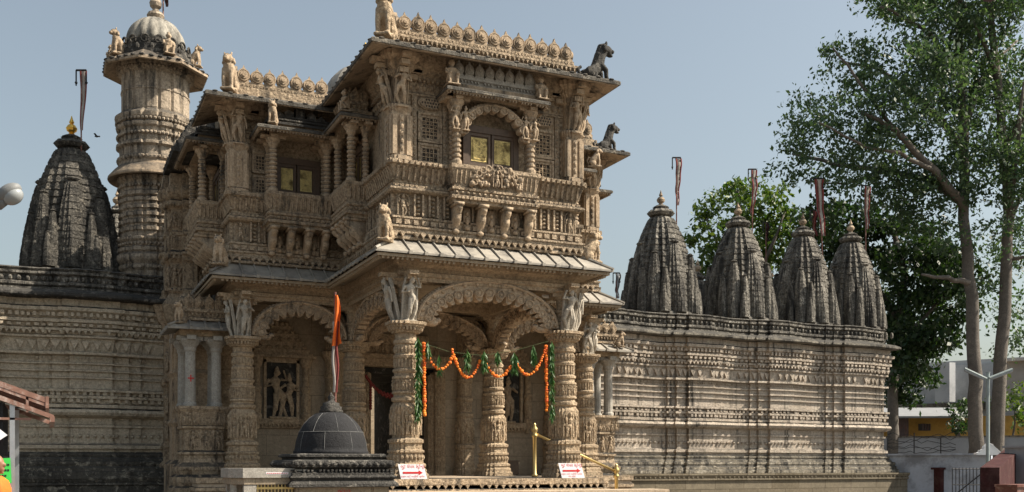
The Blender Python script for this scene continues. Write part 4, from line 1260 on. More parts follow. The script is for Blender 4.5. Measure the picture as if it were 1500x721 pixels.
make_spire(at(1176, 430, 30.4).x, 30.4, 4.75, 4.46, 1.17, 'third grey spire from the porch, between two taller-flagged neighbours', group=sg_)
make_spire(at(1246, 430, 30.4).x, 30.4, 4.75, 4.46, 1.15, 'farthest grey spire, at the right end of the gallery roof', group=sg_)
b1 = make_spire(at(1022, 440, 33).x, 33, 4.75, 2.9, .85, 'small dark spire half hidden behind the two grey spires nearest the porch')
b2 = make_spire(at(1128, 440, 33).x, 33, 4.75, 2.9, .85, 'small dark spire half hidden behind the second and third grey spires')
b3 = make_spire(at(172, 440, 34).x, 34, 4.75, 3.6, .8, 'small pale spire peeking between the left dark spire and the round tower')

# ================================================================== round tower
TX, TY = 2.75, 30.0
tw = thing('round_tower', (TX, TY, 4.4), 'round fluted stone tower with two flared eaves and ribbed white dome', 'tower')
def star(t, z=0):
    a = (t * 16 / (2 * PI)) % 1.0
    return 1.0 if .15 < a < .85 else .94
NST = 96
def tower(prof, name, mat='minaret', fn=star):
    return MB().lathe(TX, TY, prof, NST, 0, fn).build(name, mat, tw)
r0 = 1.0
tower([(r0 * 1.06, 4.3), (r0 * 1.06, 4.6), (r0 * .98, 4.66), (r0 * .98, 4.75), (r0 * 1.02, 4.8), (r0 * .96, 4.86), (r0 * .96, 5.55), (r0 * 1.03, 5.62), (r0 * 1.03, 5.7), (r0, 5.74), (r0 * 1.08, 5.84), (r0 * 1.1, 5.9), (r0 * 1.08, 5.98), (r0, 6.06), (r0 * 1.05, 6.1), (r0 * 1.05, 6.18), (r0, 6.22), (r0, 6.34), (r0 * 1.06, 6.4), (r0 * 1.06, 6.46), (r0 * .95, 6.5), (r0 * .95, 6.6)], 'lower_drum')
pr = [(r0 * .93, 6.59)]
for k in range(5):
    z = 6.6 + k * .2
    pr += [(r0 * .93, z + .03), (r0 * .98, z + .06), (r0 * .98, z + .15), (r0 * .93, z + .18)]
pr += [(r0 * 1.0, 7.62), (r0 * 1.0, 7.72), (r0 * .95, 7.76), (r0 * .95, 8.0), (r0 * 1.02, 8.06), (r0 * 1.02, 8.14), (r0 * .9, 8.18)]
tower(pr, 'ribbed_drum')
tower([(r0 * .9, 8.14), (r0 * 1.0, 8.2), (1.24, 8.12), (1.26, 8.15), (1.25, 8.2), (1.1, 8.38), (1.0, 8.48), (.96, 8.6)], 'lower_flared_eave', 'eave', None)
tower([(r0 * .96, 8.55), (r0 * 1.02, 8.62), (r0 * 1.02, 8.7), (r0 * .95, 8.74), (r0 * .95, 8.95), (r0 * 1.04, 9.0), (r0 * 1.04, 9.07), (r0 * .96, 9.12), (r0 * .96, 9.45), (r0 * 1.03, 9.5), (r0 * 1.05, 9.58), (r0 * .98, 9.64), (r0 * 1.06, 9.74), (r0 * 1.08, 9.84), (r0 * .98, 9.92), (r0 * .9, 9.98)], 'middle_drum')
tower([(r0 * .88, 9.95), (r0 * .90, 10.02), (r0 * .90, 10.5), (r0 * .92, 10.52), (r0 * .92, 10.56), (r0 * .90, 10.58), (r0 * .90, 11.0), (r0 * .98, 11.04), (r0 * .98, 11.1), (r0 * .95, 11.14), (r0 * 1.04, 11.18), (r0 * 1.04, 11.28), (r0 * .95, 11.32)], 'fluted_drum')
for rr, z, s_ in ((1.0, 11.12, .04), (1.03, 9.68, .045), (1.0, 8.66, .04), (1.0, 9.3, .05), (.97, 7.88, .05), (1.02, 6.28, .045), (1.0, 5.66, .045), (1.03, 4.7, .05)):
    mb = MB().lathe(TX, TY, [(r0 * rr - .05, z - .03), (r0 * rr - .01, z), (r0 * rr - .05, z + .03)], 60, 0, None, False)
    for k in range(60):
        t = 2 * PI * k / 60
        mb.ell((TX + r0 * rr * math.cos(t), TY + r0 * rr * math.sin(t), z), (s_, s_, s_), 5, 4)
    if z in (9.3, 5.66):
        for k in range(16):
            t = 2 * PI * (k + .5) / 16
            n_ = Vector((math.cos(t), math.sin(t)))
            relief(mb, Vector((TX, TY)) + n_ * r0 * .94, Vector((-n_.y, n_.x)), n_, 4.95 if z < 6 else 9.12, .55 if z < 6 else .34, True, k)
    mb.build('carved_band', 'minaret', tw)
octo = lambda t, z: 1 / math.cos(((t + PI / 8) % (PI / 4)) - PI / 8) * .97
ev = tower([(r0 * .95, 11.30), (1.34, 11.12), (1.38, 11.14), (1.38, 11.2), (1.3, 11.26), (1.0, 11.5), (.7, 11.52)], 'upper_flared_eave', 'eave', octo)
mb = MB()
for k in range(36):
    t = 2 * PI * k / 36
    rr = 1.34 * octo(t, 0)
    mb.ell((TX + rr * math.cos(t), TY + rr * math.sin(t), 11.23), (.08, .08, .05), 6, 4)
mb.lathe(TX, TY, [(1.05, 11.45), (1.05, 11.55), (.98, 11.58), (.98, 11.72), (.86, 11.76), (.86, 11.9), (.75, 11.95)], 32)
for k in range(16):
    t = 2 * PI * k / 16
    mb.tube([(TX + .92 * math.cos(t) + .1 * math.cos(q) * -math.sin(t), TY + .92 * math.sin(t) + .1 * math.cos(q) * math.cos(t), 11.86 + .1 * math.sin(q)) for q in [2 * PI * j / 10 for j in range(11)]], .03, 5)
    mb.ell((TX + 1.0 * math.cos(t + .2), TY + 1.0 * math.sin(t + .2), 11.62), (.07, .07, .09), 6, 4)
mb.build('eave_ornament', 'dark', tw)
dm = MB().lathe(TX, TY, [(.76 * math.cos(t) ** .9, 11.93 + .82 * math.sin(t)) for t in [PI / 2 * i / 12 * .97 for i in range(13)]], 96, 0, lambda t, z: 1 + .07 * abs(math.sin(8 * t)))
M['domewhite'] = stone('dome_limewash', (.38, .355, .305), (.28, .26, .22), amount=.85, thr=.49, lichen=0, streak=.5)
dmo = dm.build('ribbed_dome', 'domewhite', tw, True)
MB().lathe(TX, TY, [(.14, 12.72), (.2, 12.76), (.24, 12.84), (.2, 12.92), (.1, 12.97), (.08, 13.03), (.15, 13.1), (.17, 13.2), (.13, 13.3), (.05, 13.36), (.02, 13.45)], 16).build('finial', 'minaret', dmo)

# ================================================================== flags on poles
def flag(px, ytop, ybot, Y, wd, label, pole_to, cloth='flagwhite', edge='red', lean=0.0):
    a = at(px, ybot, Y); b = at(px, ytop, Y)
    base = Vector((a.x, a.y, pole_to))
    root = thing('temple_flag', base, label, 'flag', 'narrow banners on poles over the temple')
    dx = lean
    MB().tube([(a.x, a.y, pole_to), (a.x + dx * .3, a.y, a.z), (a.x + dx, a.y, b.z)], .022, 6).build('pole', 'rust', root)
    h = b.z - a.z
    n = 14; W_ = wd * .62
    def strip(u0, u1, v):
        vs = []; fs = []
        for i in range(n):
            t = i / (n - 1)
            k = .35 + .65 * (1 - t) ** .8
            wob = .05 * math.sin(t * 6 + px) * (.3 + t) + .02 * math.sin(t * 17 + px * 2)
            for s_, u in ((0, u0), (1, u1)):
                for vv in (v, v + .012):
                    vs.append((a.x + dx * (1 - t * .7) + (u * W_ * k) * RT.x + .05 + .05 * math.sin(t * 4 + px * 1.7) * t, a.y + vv + (u * W_ * k) * RT.y + wob, b.z - .04 - h * t))
        for i in range(n - 1):
            o = i * 4; p = o + 4
            fs += [(o, o + 2, p + 2, p), (o + 1, p + 1, p + 3, o + 3), (o, p, p + 1, o + 1), (o + 2, o + 3, p + 3, p + 2)]
        return MB().add(vs, fs)
    c = strip(-.5, .5, -.03).build('banner', cloth, root, True)
    for u0, u1 in ((-.52, -.3), (.3, .52)):
        strip(u0, u1, -.05).build('banner_border', edge, c, True)
    t = Vector((a.x + dx, a.y, b.z))
    mb = MB().tube([t - RT * W_ * .7, t + RT * W_ * .7], .028, 6)
    for s_ in (-.7, .7):
        q = t + RT * W_ * s_
        mb.tube([q, q + Vector((0, 0, -.3 if s_ > 0 else -.42))], .02, 5).ell(q + Vector((0, 0, -.34)), .04, 6, 4)
    mb.build('crossbar', 'iron', root)
    return root
flag(119, 103, 190, 30.1, .32, 'narrow red and white banner above the left dark spire', 7.6)
flag(991, 231, 300, 30.2, .34, 'tallest red and white banner against open sky, beside the spire nearest the porch', 8.2)
flag(1102, 248, 312, 30.2, .34, 'thin banner with a wide top bar beside the second spire, before the green tree', 7.9)
flag(1206, 263, 345, 31, .55, 'broad white banner with red borders slanting between the third and fourth spires', 7.6, lean=-.3)
flag(1192, 308, 345, 31.5, .3, 'short dark red banner just left of the broad white banner', 7.4, 'red', 'maroon')
flag(1268, 272, 335, 31, .38, 'rightmost red and white banner, above the farthest spire', 7.4)
flag(1122, 326, 352, 34, .26, 'small dark banner low behind the second spire', 6.5, 'maroon', 'iron')
flag(903, 400, 436, 34, .3, 'small pole banner in the sky gap beside the lower porch eave', 5.2, 'bldg', 'iron')
flag(239, -24, 8, 30, .3, 'dark banner on a pole from the round tower dome, cut by the top edge', 12.6, 'maroon', 'iron')

# ================================================================== animal statues on the roofs
def lion_mb(pose='sit'):
    mb = MB()      # faces +X, about 1 tall
    if pose == 'sit':
        mb.tube([(-.22, 0, .14), (-.12, 0, .34), (.04, 0, .55), (.1, 0, .72)], [.19, .20, .19, .14], 10)
        mb.ell((.16, 0, .84), (.15, .13, .14), 10, 8); mb.ell((.29, 0, .79), (.09, .085, .075), 8, 6)
        for s in (-1, 1):
            mb.tube([(.1, s * .1, .58), (.17, s * .11, .3), (.16, s * .11, .04)], [.085, .06, .05], 8); mb.ell((.2, s * .11, .035), (.09, .055, .04), 8, 5)
            mb.ell((-.15, s * .14, .17), (.17, .09, .15), 8, 6); mb.ell((.02, s * .16, .04), (.12, .05, .04), 8, 5)
            mb.ell((.12, s * .1, .98), (.035, .03, .06), 6, 5)
            mb.ell((.26, s * .06, .89), .025, 6, 5)
        for k in range(7):
            t = PI * k / 6
            mb.ell((.06, .15 * math.cos(t), .76 + .14 * math.sin(t)), (.07, .05, .06), 6, 5)
        mb.tube([(-.35, 0, .1), (-.45, 0, .3), (-.36, 0, .5), (-.28, 0, .45)], [.04, .04, .045, .05], 6)
    else:
        mb.tube([(-.42, 0, .08), (-.22, 0, .14), (-.02, 0, .28), (.08, 0, .48), (.13, 0, .68), (.24, 0, .84)], [.13, .17, .17, .165, .155, .13], 10)
        mb.ell((.33, 0, .86), (.17, .14, .14), 10, 8); mb.ell((.48, 0, .86), (.10, .10, .06), 8, 6); mb.ell((.45, 0, .75), (.09, .085, .035), 8, 5)
        for s in (-1, 1):
            mb.tube([(.08, s * .1, .42), (.24, s * .12, .30), (.26, s * .11, .12), (.3, s * .11, .03)], [.09, .07, .06, .055], 8); mb.ell((.33, s * .11, .03), (.08, .06, .04), 8, 5)
            mb.ell((-.22, s * .13, .16), (.2, .1, .16), 8, 6); mb.ell((-.05, s * .16, .05), (.14, .06, .05), 8, 5)
            mb.ell((.26, s * .11, 1.0), (.04, .035, .07), 6, 5)
        for k in range(9):
            mb.ell((-.06 + .025 * k, 0, .42 + .065 * k), (.08, .11, .06), 6, 5)
        for k in range(7):
            t = PI * k / 6
            mb.ell((.2, .16 * math.cos(t), .82 + .15 * math.sin(t)), (.07, .05, .06), 6, 5)
        mb.tube([(-.5, 0, .08), (-.56, 0, .22), (-.46, 0, .3)], [.06, .05, .05], 6)
    mb.box(-.45, .3, -.17, .17, -.03, .03)
    return mb
def seated_mb():
    mb = MB()     # squat seated figure facing +X
    mb.tube([(-.05, 0, .12), (-.04, 0, .4), (0, 0, .62), (.02, 0, .7)], [.2, .19, .2, .09], 10)
    mb.ell((.04, 0, .82), (.12, .11, .14), 10, 8); mb.ell((.15, 0, .8), (.04, .04, .04), 6, 5); mb.ell((0, 0, .95), (.08, .08, .07), 8, 6)
    for s in (-1, 1):
        mb.tube([(0, s * .14, .14), (.24, s * .16, .34), (.22, s * .14, .04)], [.1, .075, .05], 8)
        mb.tube([(0, s * .2, .6), (.12, s * .24, .42), (.24, s * .14, .38)], [.065, .055, .04], 8); mb.ell((.27, s * .13, .38), .05, 7, 5)
        mb.ell((.03, s * .12, .82), (.03, .02, .05), 6, 5)
    mb.box(-.25, .3, -.24, .24, -.03, .03)
    return mb
LION = {k: remeshed(lion_mb(k), .018, 'figure', 'lion_' + k, 2) for k in ('sit', 'rear')}
for v_ in LION.values(): v_.materials.clear(); v_.materials.append(M['stone'])
LION['dark'] = LION['rear'].copy(); LION['dark'].materials.clear(); LION['dark'].materials.append(M['dark'])
LION['stone'] = LION['sit'].copy(); LION['stone'].materials.clear(); LION['stone'].materials.append(M['shaft'])
SEAT = remeshed(seated_mb(), .02, 'stone', 'seated', 2)
GS = 'guardian animal statues on the roofs and eaves'
def statue(me, loc, h, deg, label, name='lion_statue', cat='statue', group=GS):
    o = link(name, me, loc, None, R(deg), (h, h, h))
    return tag(o, label, cat, group)
LS = -135
statue(LION['stone'], (XL - .28, YF - .30, 8.83), .95, -125, 'tall brown lion statue at the left corner of the topmost roof')
statue(LION['dark'], (XR + .36, YF - .12, 8.80), .85, 5, 'black rearing lion statue thrusting out from the right end of the topmost roof')
statue(LION['sit'], (WLX - .1, YW - .36, 8.68), .82, -120, 'tan lion statue at the left corner of the side roof, beside the rosette crest')
statue(LION['dark'], (WRX + .28, YW - .1, 8.66), .75, 5, 'black rearing lion statue on the second roof down at the right edge')
statue(LION['sit'], (4.62, YW - .66, 7.98), .52, -110, 'small pale lion statue on the left end of the side balcony roof')
statue(SEAT, (CX - 1.02, YF - .36, 8.08), .56, -90, 'pale seated guardian on the left end of the central balcony roof', 'guardian_statue')
statue(SEAT, (CX + 1.02, YF - .36, 8.08), .52, -90, 'pale seated guardian on the right end of the central balcony roof', 'guardian_statue')
statue(SEAT, (XL - .5, 21.75, 8.02), .5, 180, 'seated guardian on the balcony roof at the left flank, under the topmost eave', 'guardian_statue')
statue(LION['stone'], (XL - .28, YF - .28, 4.78), .72, -125, 'lion statue at the left corner of the tin eave, below the carved frieze')
statue(LION['stone'], (XR + .3, YF - .05, 4.78), .72, 0, 'lion statue at the right corner of the tin eave, in front of the sky')
statue(LION['sit'], (WLX - .3, YW - .28, 4.78), .66, -125, 'lion statue at the left corner of the lower side eave, beneath scroll brackets')
statue(LION['sit'], (WRX - .4, YW - .72, 8.0), .5, -20, 'small pale lion statue on the third roof down at the right edge')
statue(LION['dark'], (WRX + .62, 24.95, 7.95), .5, 10, 'small dark lion statue on the lowest of the jutting right roofs')
statue(LION['sit'], (2.75, 24.22, 3.52), .5, -140, 'pale lion statue on the tin roof of the left side pavilion')
statue(LION['sit'], (2 * CX - 2.85, 24.1, 3.52), .42, -20, 'pale lion statue on the tin roof of the right side pavilion')
for t, h, lb in ((-155, .68, 'slender sitting dog-like statue on the left rim of the tower eave'), (-25, .6, 'sitting dog-like statue on the right rim of the tower eave')):
    q = R(t)
    statue(LION['sit'], (TX + 1.12 * math.cos(q), TY + 1.12 * math.sin(q), 11.42), h, t, lb)
statue(SEAT, (TX + 1.1 * math.cos(R(-78)), TY + 1.1 * math.sin(R(-78)), 11.40), .62, -78, 'brown seated figure on the tower eave in front of the ribbed dome', 'guardian_statue')
statue(SEAT, (TX + 1.18 * math.cos(R(-175)), TY + 1.18 * math.sin(R(-175)), 11.38), .42, 180, 'small dark figure on the far left rim of the tower eave', 'guardian_statue')

# ================================================================== things in and in front of the porch
# shoe-stand signs
def sign(px, py, Y, w_, h_, label):
    p = at(px, py, Y)
    root = thing('sign_board', (p.x, p.y, p.z), label, 'sign', 'red arrow signs leaning on the porch platform', R(-14))
    rot = Matrix.Rotation(R(-12), 4, 'X') @ Matrix.Rotation(R(0), 4, 'Y')
    def lo(mb, name, mt):
        mb.v = [tuple(rot @ Vector(v)) for v in mb.v]
        o = bpy.data.objects.new(name, mb.mesh(name, mt)); COL.objects.link(o); o.parent = root
        return o
    pnl = lo(MB().prism([(-w_ / 2 - .03, h_), (w_ / 2 - .05, h_ - .01), (w_ / 2 + .03, .0), (-w_ / 2 + .04, 0)], 0, .008), 'panel', 'signwhite')
    ar = MB().prism([(-.2, h_ * .5 + .02), (.12, h_ * .5 + .02), (.12, h_ * .5 + .05), (.2, h_ * .5), (.12, h_ * .5 - .05), (.12, h_ * .5 - .02), (-.2, h_ * .5 - .02)], -.004, -.001)
    lo(ar, 'arrow', 'signred')
    for txt, s, z in (('બુટ ચંપલ સ્ટેન્ડ', .105, .76), ('દર્શન માટે અહીંથી પ્રવેશ', .052, .24), ('બંધ રહેશે', .048, .09)):
        cu = bpy.data.curves.new('lettering', 'FONT'); cu.body = txt; cu.size = s; cu.align_x = 'CENTER'
        o = bpy.data.objects.new('tmp', cu); COL.objects.link(o)
        dg = bpy.context.evaluated_depsgraph_get(); dg.update()
        me = bpy.data.meshes.new_from_object(o.evaluated_get(dg))
        bpy.data.objects.remove(o)
        if not len(me.vertices): continue
        xs = [v.co.x for v in me.vertices]
        k = min(1, (w_ - .06) / (max(xs) - min(xs)))
        me.transform(rot @ Matrix.Translation((0, -.003, h_ * z)) @ Matrix.Diagonal((k, 1, 1, 1)) @ Matrix.Rotation(PI / 2, 4, 'X'))
        me.materials.clear(); me.materials.append(M['signred'])
        t = bpy.data.objects.new('lettering', me); COL.objects.link(t); t.parent = root
    return root
sign(605, 705.5, 19.42, .54, .36, 'white board with red arrow and Gujarati lettering at foot of the left front column')
sign(838, 701, 19.42, .52, .34, 'white board with red arrow and Gujarati lettering at foot of the right front column')

# brass handrail down the side steps
hr = thing('brass_handrail', (11.5, 21.5, -.7), 'polished brass handrail with round-topped posts beside the right front column', 'handrail')
MB().tube([(10.42, 21.5, 1.02), (11.5, 21.5, .58), (12.62, 21.5, .12)], .03, 8).build('rail', 'brass', hr, True)
for x, z0, z1 in ((10.42, 0, 1.12), (12.64, -.85, .16)):
    MB().lathe(x, 21.5, [(.07, z0), (.07, z0 + .05), (.045, z0 + .08), (.045, z1 - .2), (.07, z1 - .17), (.07, z1 - .13), (.04, z1 - .1), (.075, z1 - .04), (.075, z1 + .02), (.03, z1 + .08), (.04, z1 + .11), (.005, z1 + .16)], 14).build('post', 'brass', hr, True)

# marigold garland and mango-leaf sprays
def marigold(pts, name, parent, r=.035):
    mb = MB(); rs = random.Random(len(pts))
    P_ = [Vector(p) for p in pts]
    d = 0
    for a, b in zip(P_[:-1], P_[1:]):
        L = (b - a).length; n = max(1, int(L / (r * 1.25)))
        for i in range(n):
            c = a + (b - a) * (i / n)
            rr = r * rs.uniform(.8, 1.25)
            rot = Matrix.Rotation(rs.uniform(0, 6), 3, 'X') @ Matrix.Rotation(rs.uniform(0, 6), 3, 'Z')
            mb.ell(c + Vector((rs.uniform(-.008, .008), rs.uniform(-.01, .01), rs.uniform(-.008, .008))), (rr, rr, rr * .8), 7, 5, rot)
    return mb.build(name, 'marigold', parent)
YG = 19.62
gar = thing('marigold_garland', at(710, 545, YG), 'orange marigold garland swagged between the two front columns', 'garland')
def swag(p0, p1, dip):
    out = []
    a, b = at(*p0, YG), at(*p1, YG)
    for i in range(13):
        t = i / 12
        p = a.lerp(b, t); low = at((p0[0] + p1[0]) / 2, dip, YG).z
        mid = (a.z + b.z) / 2
        p.z -= (mid - low) * 4 * t * (1 - t)
        out.append(p)
    return out
for k, (a, b, dp) in enumerate((((629, 525), (664, 520), 541), ((662, 512), (704, 526), 553), ((712, 533), (749, 534), 552), ((757, 533), (799, 510), 548))):
    marigold(swag(a, b, dp), 'swag', gar)
marigold([at(621, 504, YG), at(622, 612, YG)], 'hanging_strand', gar, .038)
marigold([at(800, 508, YG), at(801, 604, YG)], 'hanging_strand', gar, .038)
MB().tube([at(617, 502, YG + .03), at(660, 516, YG + .03), at(708, 521, YG + .03), at(760, 512, YG + .03), at(803, 500, YG + .03)], .004, 4).build('string', 'stalk', gar)
def leaf_spray(px, y0, y1, label, wd=.1, n=40):
    a, b = at(px, y0, YG - .02), at(px, y1, YG - .02)
    rs = random.Random(int(px))
    mb = MB()
    mb.tube([a, b], .008, 4)
    for i in range(int(n * 1.7)):
        c = a.lerp(b, rs.random() * .92)
        d = Vector((rs.uniform(-1, 1) * wd * 1.1, rs.uniform(-1, .3) * wd, -rs.uniform(.10, .2)))
        sd = d.cross(Vector((rs.uniform(-1, 1), rs.uniform(-1, 1), .2))).normalized() * rs.uniform(.010, .018)
        e = c + d; m_ = c + d * .5
        mb.add([c, m_ + sd, e, m_ - sd], [(0, 1, 2, 3)])
    o = mb.build('leaf_garland', 'mango', None)
    return tag(o, label, 'leaf garland', 'green leaf sprays hung with the marigolds')
leaf_spray(612, 494, 622, 'long green leaf garland hanging down the left front column', .09, 210)
leaf_spray(808, 500, 622, 'long green leaf garland hanging down the right front column', .08, 170)
leaf_spray(627, 500, 522, 'small leaf spray next to the left hanging strand of marigolds', .08, 30)
leaf_spray(684, 512, 540, 'leaf spray over the middle of the second marigold swag from the left', .1, 40)
leaf_spray(709, 514, 540, 'leaf spray where the second and third marigold swags meet', .1, 50)
leaf_spray(729, 515, 530, 'leaf spray above the third marigold swag from the left', .09, 30)
leaf_spray(753, 516, 545, 'thick leaf spray where the third and fourth marigold swags meet', .1, 60)
leaf_spray(781, 506, 530, 'leaf spray over the rightmost marigold swag', .09, 36)
leaf_spray(643, 520, 545, 'sparse leaf spray dangling under the leftmost marigold swag', .07, 20)
# red garland in the doorway
a = Vector((7.62, 25.9, 2.62)); b = Vector((8.6, 25.9, 2.3))
mb = MB()
pts = [a.lerp(b, i / 10) - Vector((0, 0, .55 * 4 * (i / 10) * (1 - i / 10) * .5)) for i in range(11)]
for p in pts[:-1]:
    for k in range(3): mb.ell(p + (pts[1] - pts[0]) * k / 3, .045, 6, 5)
for k in range(10): mb.ell(Vector((7.75, 25.9, 2.4 - k * .07)), .04, 6, 5)
tag(mb.build('red_garland', 'red'), 'deep red flower garland strung across the dark doorway', 'garland')

# lamps hanging in the porch
lamp = thing('tube_lamp', at(709, 441, 20.6), 'small white tube lamp hanging under the front arch', 'lamp')
p = at(709, 441, 20.6)
MB().lathe(p.x, p.y, [(.02, p.z), (.05, p.z + .01), (.05, p.z + .15), (.02, p.z + .17)], 12).build('tube', 'lampglass', lamp, True)
MB().tube([(p.x, p.y, p.z + .17), (p.x, p.y, 4.37)], .008, 5).build('cable', 'iron', lamp)
p = at(803, 437, 20.4)
lamp = thing('disc_lamp', p, 'flat white disc lamp tucked beside the right end of the front arch', 'lamp')
MB().lathe(p.x, p.y, [(.01, p.z), (.12, p.z + .02), (.15, p.z + .06), (.1, p.z + .1), (.02, p.z + .11)], 18).build('shade', 'white', lamp, True)
MB().tube([(p.x, p.y, p.z + .11), (p.x, p.y, 4.37)], .01, 5).build('cable', 'iron', lamp)

# box standing on the porch floor at the back
bx = thing('donation_box', (11.2, 24.9, 0), 'dark wooden box standing on the porch floor against the plaster wall', 'box')
MB().box(10.95, 11.5, 24.7, 25.1, 0.03, .36).box(10.97, 11.02, 24.72, 24.77, 0, .05).box(11.43, 11.48, 24.72, 24.77, 0, .05).box(10.97, 11.02, 25.03, 25.08, 0, .05).box(11.43, 11.48, 25.03, 25.08, 0, .05).build('body', 'wood', bx)
MB().box(10.93, 11.52, 24.68, 25.12, .36, .40).build('lid', 'wood', bx)

M['greymortar'] = plain('mortar', (.17, .17, .165), .9, 0, .5, 14)
# black domed shrine in front of the platform
sx, sy = at(485, 680, f=16).x, at(485, 680, f=16).y
sh = thing('small_shrine', (sx, sy, -1.3), 'small shrine with shiny black dome on stepped black stone cornice', 'shrine', None, 0)
def rb(mb, name, mt, sm=False, parent=None):
    return mb.build(name, mt, parent or sh, sm)
dome = MB().lathe(sx, sy, [(.585, .45), (.585, .5), (.57, .51), (.56, .56), (.545, .66), (.50, .80), (.43, .92), (.34, 1.02), (.24, 1.09), (.16, 1.12)], 40)
do = rb(dome, 'dome', 'blackdome', True)
mb = MB()
for k in range(8):
    t = 2 * PI * k / 8 + .35
    mb.tube([(sx + r * math.cos(t), sy + r * math.sin(t), z) for r, z in ((.566, .51), (.562, .56), (.547, .66), (.502, .80))], .0035, 4)
    t += .4
    mb.tube([(sx + r * math.cos(t), sy + r * math.sin(t), z) for r, z in ((.502, .80), (.432, .92), (.342, 1.02), (.242, 1.09))], .0035, 4)
mb.tube([(sx + .503 * math.cos(t), sy + .503 * math.sin(t), .80) for t in [2 * PI * j / 40 for j in range(41)]], .0035, 4)
rb(mb, 'mortar_joints', 'greymortar', False, do)
rb(MB().lathe(sx, sy, [(.18, 1.11), (.19, 1.14), (.16, 1.16), (.17, 1.2), (.13, 1.22), (.13, 1.26), (.07, 1.28), (.04, 1.31), (.06, 1.35), (.02, 1.40), (.01, 1.43)], 18), 'finial', 'dark', True, do)
SQP = lambda r: [(sx - r, sy - r), (sx + r, sy - r), (sx + r, sy + r), (sx - r, sy + r)]
mb = MB().sweep(SQP(.66), [(-.2, .46), (.0, .46), (.03, .44), (.03, .41), (-.02, .40), (-.02, .37), (.10, .36), (.12, .34), (.12, .26), (.08, .24), (.04, .22), (.04, .20), (.12, .17), (.12, .13), (.15, .12), (.16, .10), (.12, .06), (.18, .0), (.18, -.04), (-.1, -.06)], closed=True)
for p, d, nn, i in along(SQP(.66), .115, .11, 0, True):
    mb.ell((p.x, p.y, .30), (.045, .045, .035), 8, 5)
dentils(mb, SQP(.66), .10, .19, .03, .03, .03, .06, closed=True)
rb(mb, 'cornice', 'dark')
mb = MB()
for ax in (-1, 1):
    for ay in (-1, 1):
        mb.box(sx + ax * .6 - .12, sx + ax * .6 + .12, sy + ay * .6 - .12, sy + ay * .6 + .12, -1.3, -.05)
mb.box(sx - .7, sx + .7, sy + .5, sy + .58, -1.3, -.05).box(sx - .72, sx + .72, sy - .72, sy + .72, -1.3, -1.0).box(sx - .7, sx + .7, sy - .7, sy - .6, -.17, -.05)
rb(mb, 'shrine_walls', 'plaster')
mb = MB()
for k in range(14): mb.tube([(sx - .45 + k * .07, sy - .62, -1.0), (sx - .45 + k * .07, sy - .62, -.17)], .012, 5)
rb(mb, 'grille', 'iron')
p = at(531, 717, f=15.2)
cu = bpy.data.curves.new('lettering', 'FONT'); cu.body = 'ભંડાર'; cu.size = .1; cu.align_x = 'CENTER'; cu.extrude = .002
o = bpy.data.objects.new('tmp', cu); COL.objects.link(o)
dg = bpy.context.evaluated_depsgraph_get(); dg.update()
me = bpy.data.meshes.new_from_object(o.evaluated_get(dg)); bpy.data.objects.remove(o)
me.transform(Matrix.Rotation(PI / 2, 4, 'X')); me.materials.clear(); me.materials.append(M['signred'])
link('lettering', me, (sx + .02, sy - .704, -.15), sh)

# orange flag on a striped pole behind the shrine
p = at(491, 600, f=17.2)
fl = thing('saffron_flag', (p.x, p.y, -1.3), 'saffron flag hanging from a red and white pole behind the black dome', 'flag')
zt = at(491, 428, f=17.2).z
MB().tube([(p.x, p.y, -1.3), (p.x, p.y, zt)], .022, 8).build('pole', 'rust', fl)
mb = MB()
for k, (u, mt) in enumerate(((-.02, 'flagwhite'), (.035, 'red'))):
    c = MB(); vs = []; fs = []
    for i in range(14):
        t = i / 13; z = zt - .5 - t * 1.2
        wv = .015 * math.sin(t * 9 + k * 2)
        for s_ in (-.022, .022):
            q = p + RT * (u + s_ + wv)
            for dd in (-.035, -.025): vs.append((q.x + FW.x * dd, q.y + FW.y * dd, z))
    for i in range(13):
        o_ = i * 4; q_ = o_ + 4
        fs += [(o_, o_ + 2, q_ + 2, q_), (o_ + 1, q_ + 1, q_ + 3, o_ + 3), (o_, q_, q_ + 1, o_ + 1), (o_ + 2, o_ + 3, q_ + 3, q_ + 2)]
    c.add(vs, fs).build('pole_wrap', mt, fl, True)
vs = []; fs = []
for i in range(12):
    t = i / 11; z = zt - .05 - t * .88
    wdt = .04 + .20 * min(1, t * 1.6) * (1 - .5 * max(0, t - .6))
    for j in range(6):
        s_ = j / 5
        q = p + RT * (s_ * wdt * (.75 + .25 * math.cos(t * 5)) + .01 - .05 * t) + FW * (.06 * math.sin(s_ * 8 + t * 4) * (.3 + t) - .05)
        vs.append((q.x, q.y, z + .06 * s_ * (t - .2)))
for i in range(11):
    for j in range(5):
        fs.append((i * 6 + j, i * 6 + j + 1, i * 6 + j + 7, i * 6 + j + 6))
MB().add(vs, fs).build('flag_cloth', 'orange', fl, True)

# white counter kiosk with barred front
kx, ky = at(386, 700, f=15.3).x, at(386, 700, f=15.3).y
ks = thing('counter_kiosk', (kx, ky, -1.3), 'pale stone counter with barred front left of the black domed shrine', 'kiosk')
poly = [(-.56, -.28), (-.38, -.44), (.56, -.44), (.56, .44), (-.56, .44)]
MB().prism([(kx + a, ky + b) for a, b in poly], .10, .24, 'xy').build('counter_top', 'marble', ks)
MB().prism([(kx + a * .94, ky + b * .93) for a, b in poly], .0, .095, 'xy').build('fascia', 'plaster', ks)
mb = MB().box(kx - .36, kx - .18, ky - .40, ky - .28, -1.3, .0).box(kx - .52, kx - .44, ky - .26, ky - .16, -1.3, .0).box(kx + .42, kx + .52, ky - .4, ky - .28, -1.3, 0).box(kx - .5, kx + .5, ky + .25, ky + .35, -1.3, 0)
mb.build('pier', 'marble', ks)
mb = MB()
for k in range(12): mb.box(kx - .16 + k * .05, kx - .145 + k * .05, ky - .37, ky - .355, -1.2, 0)
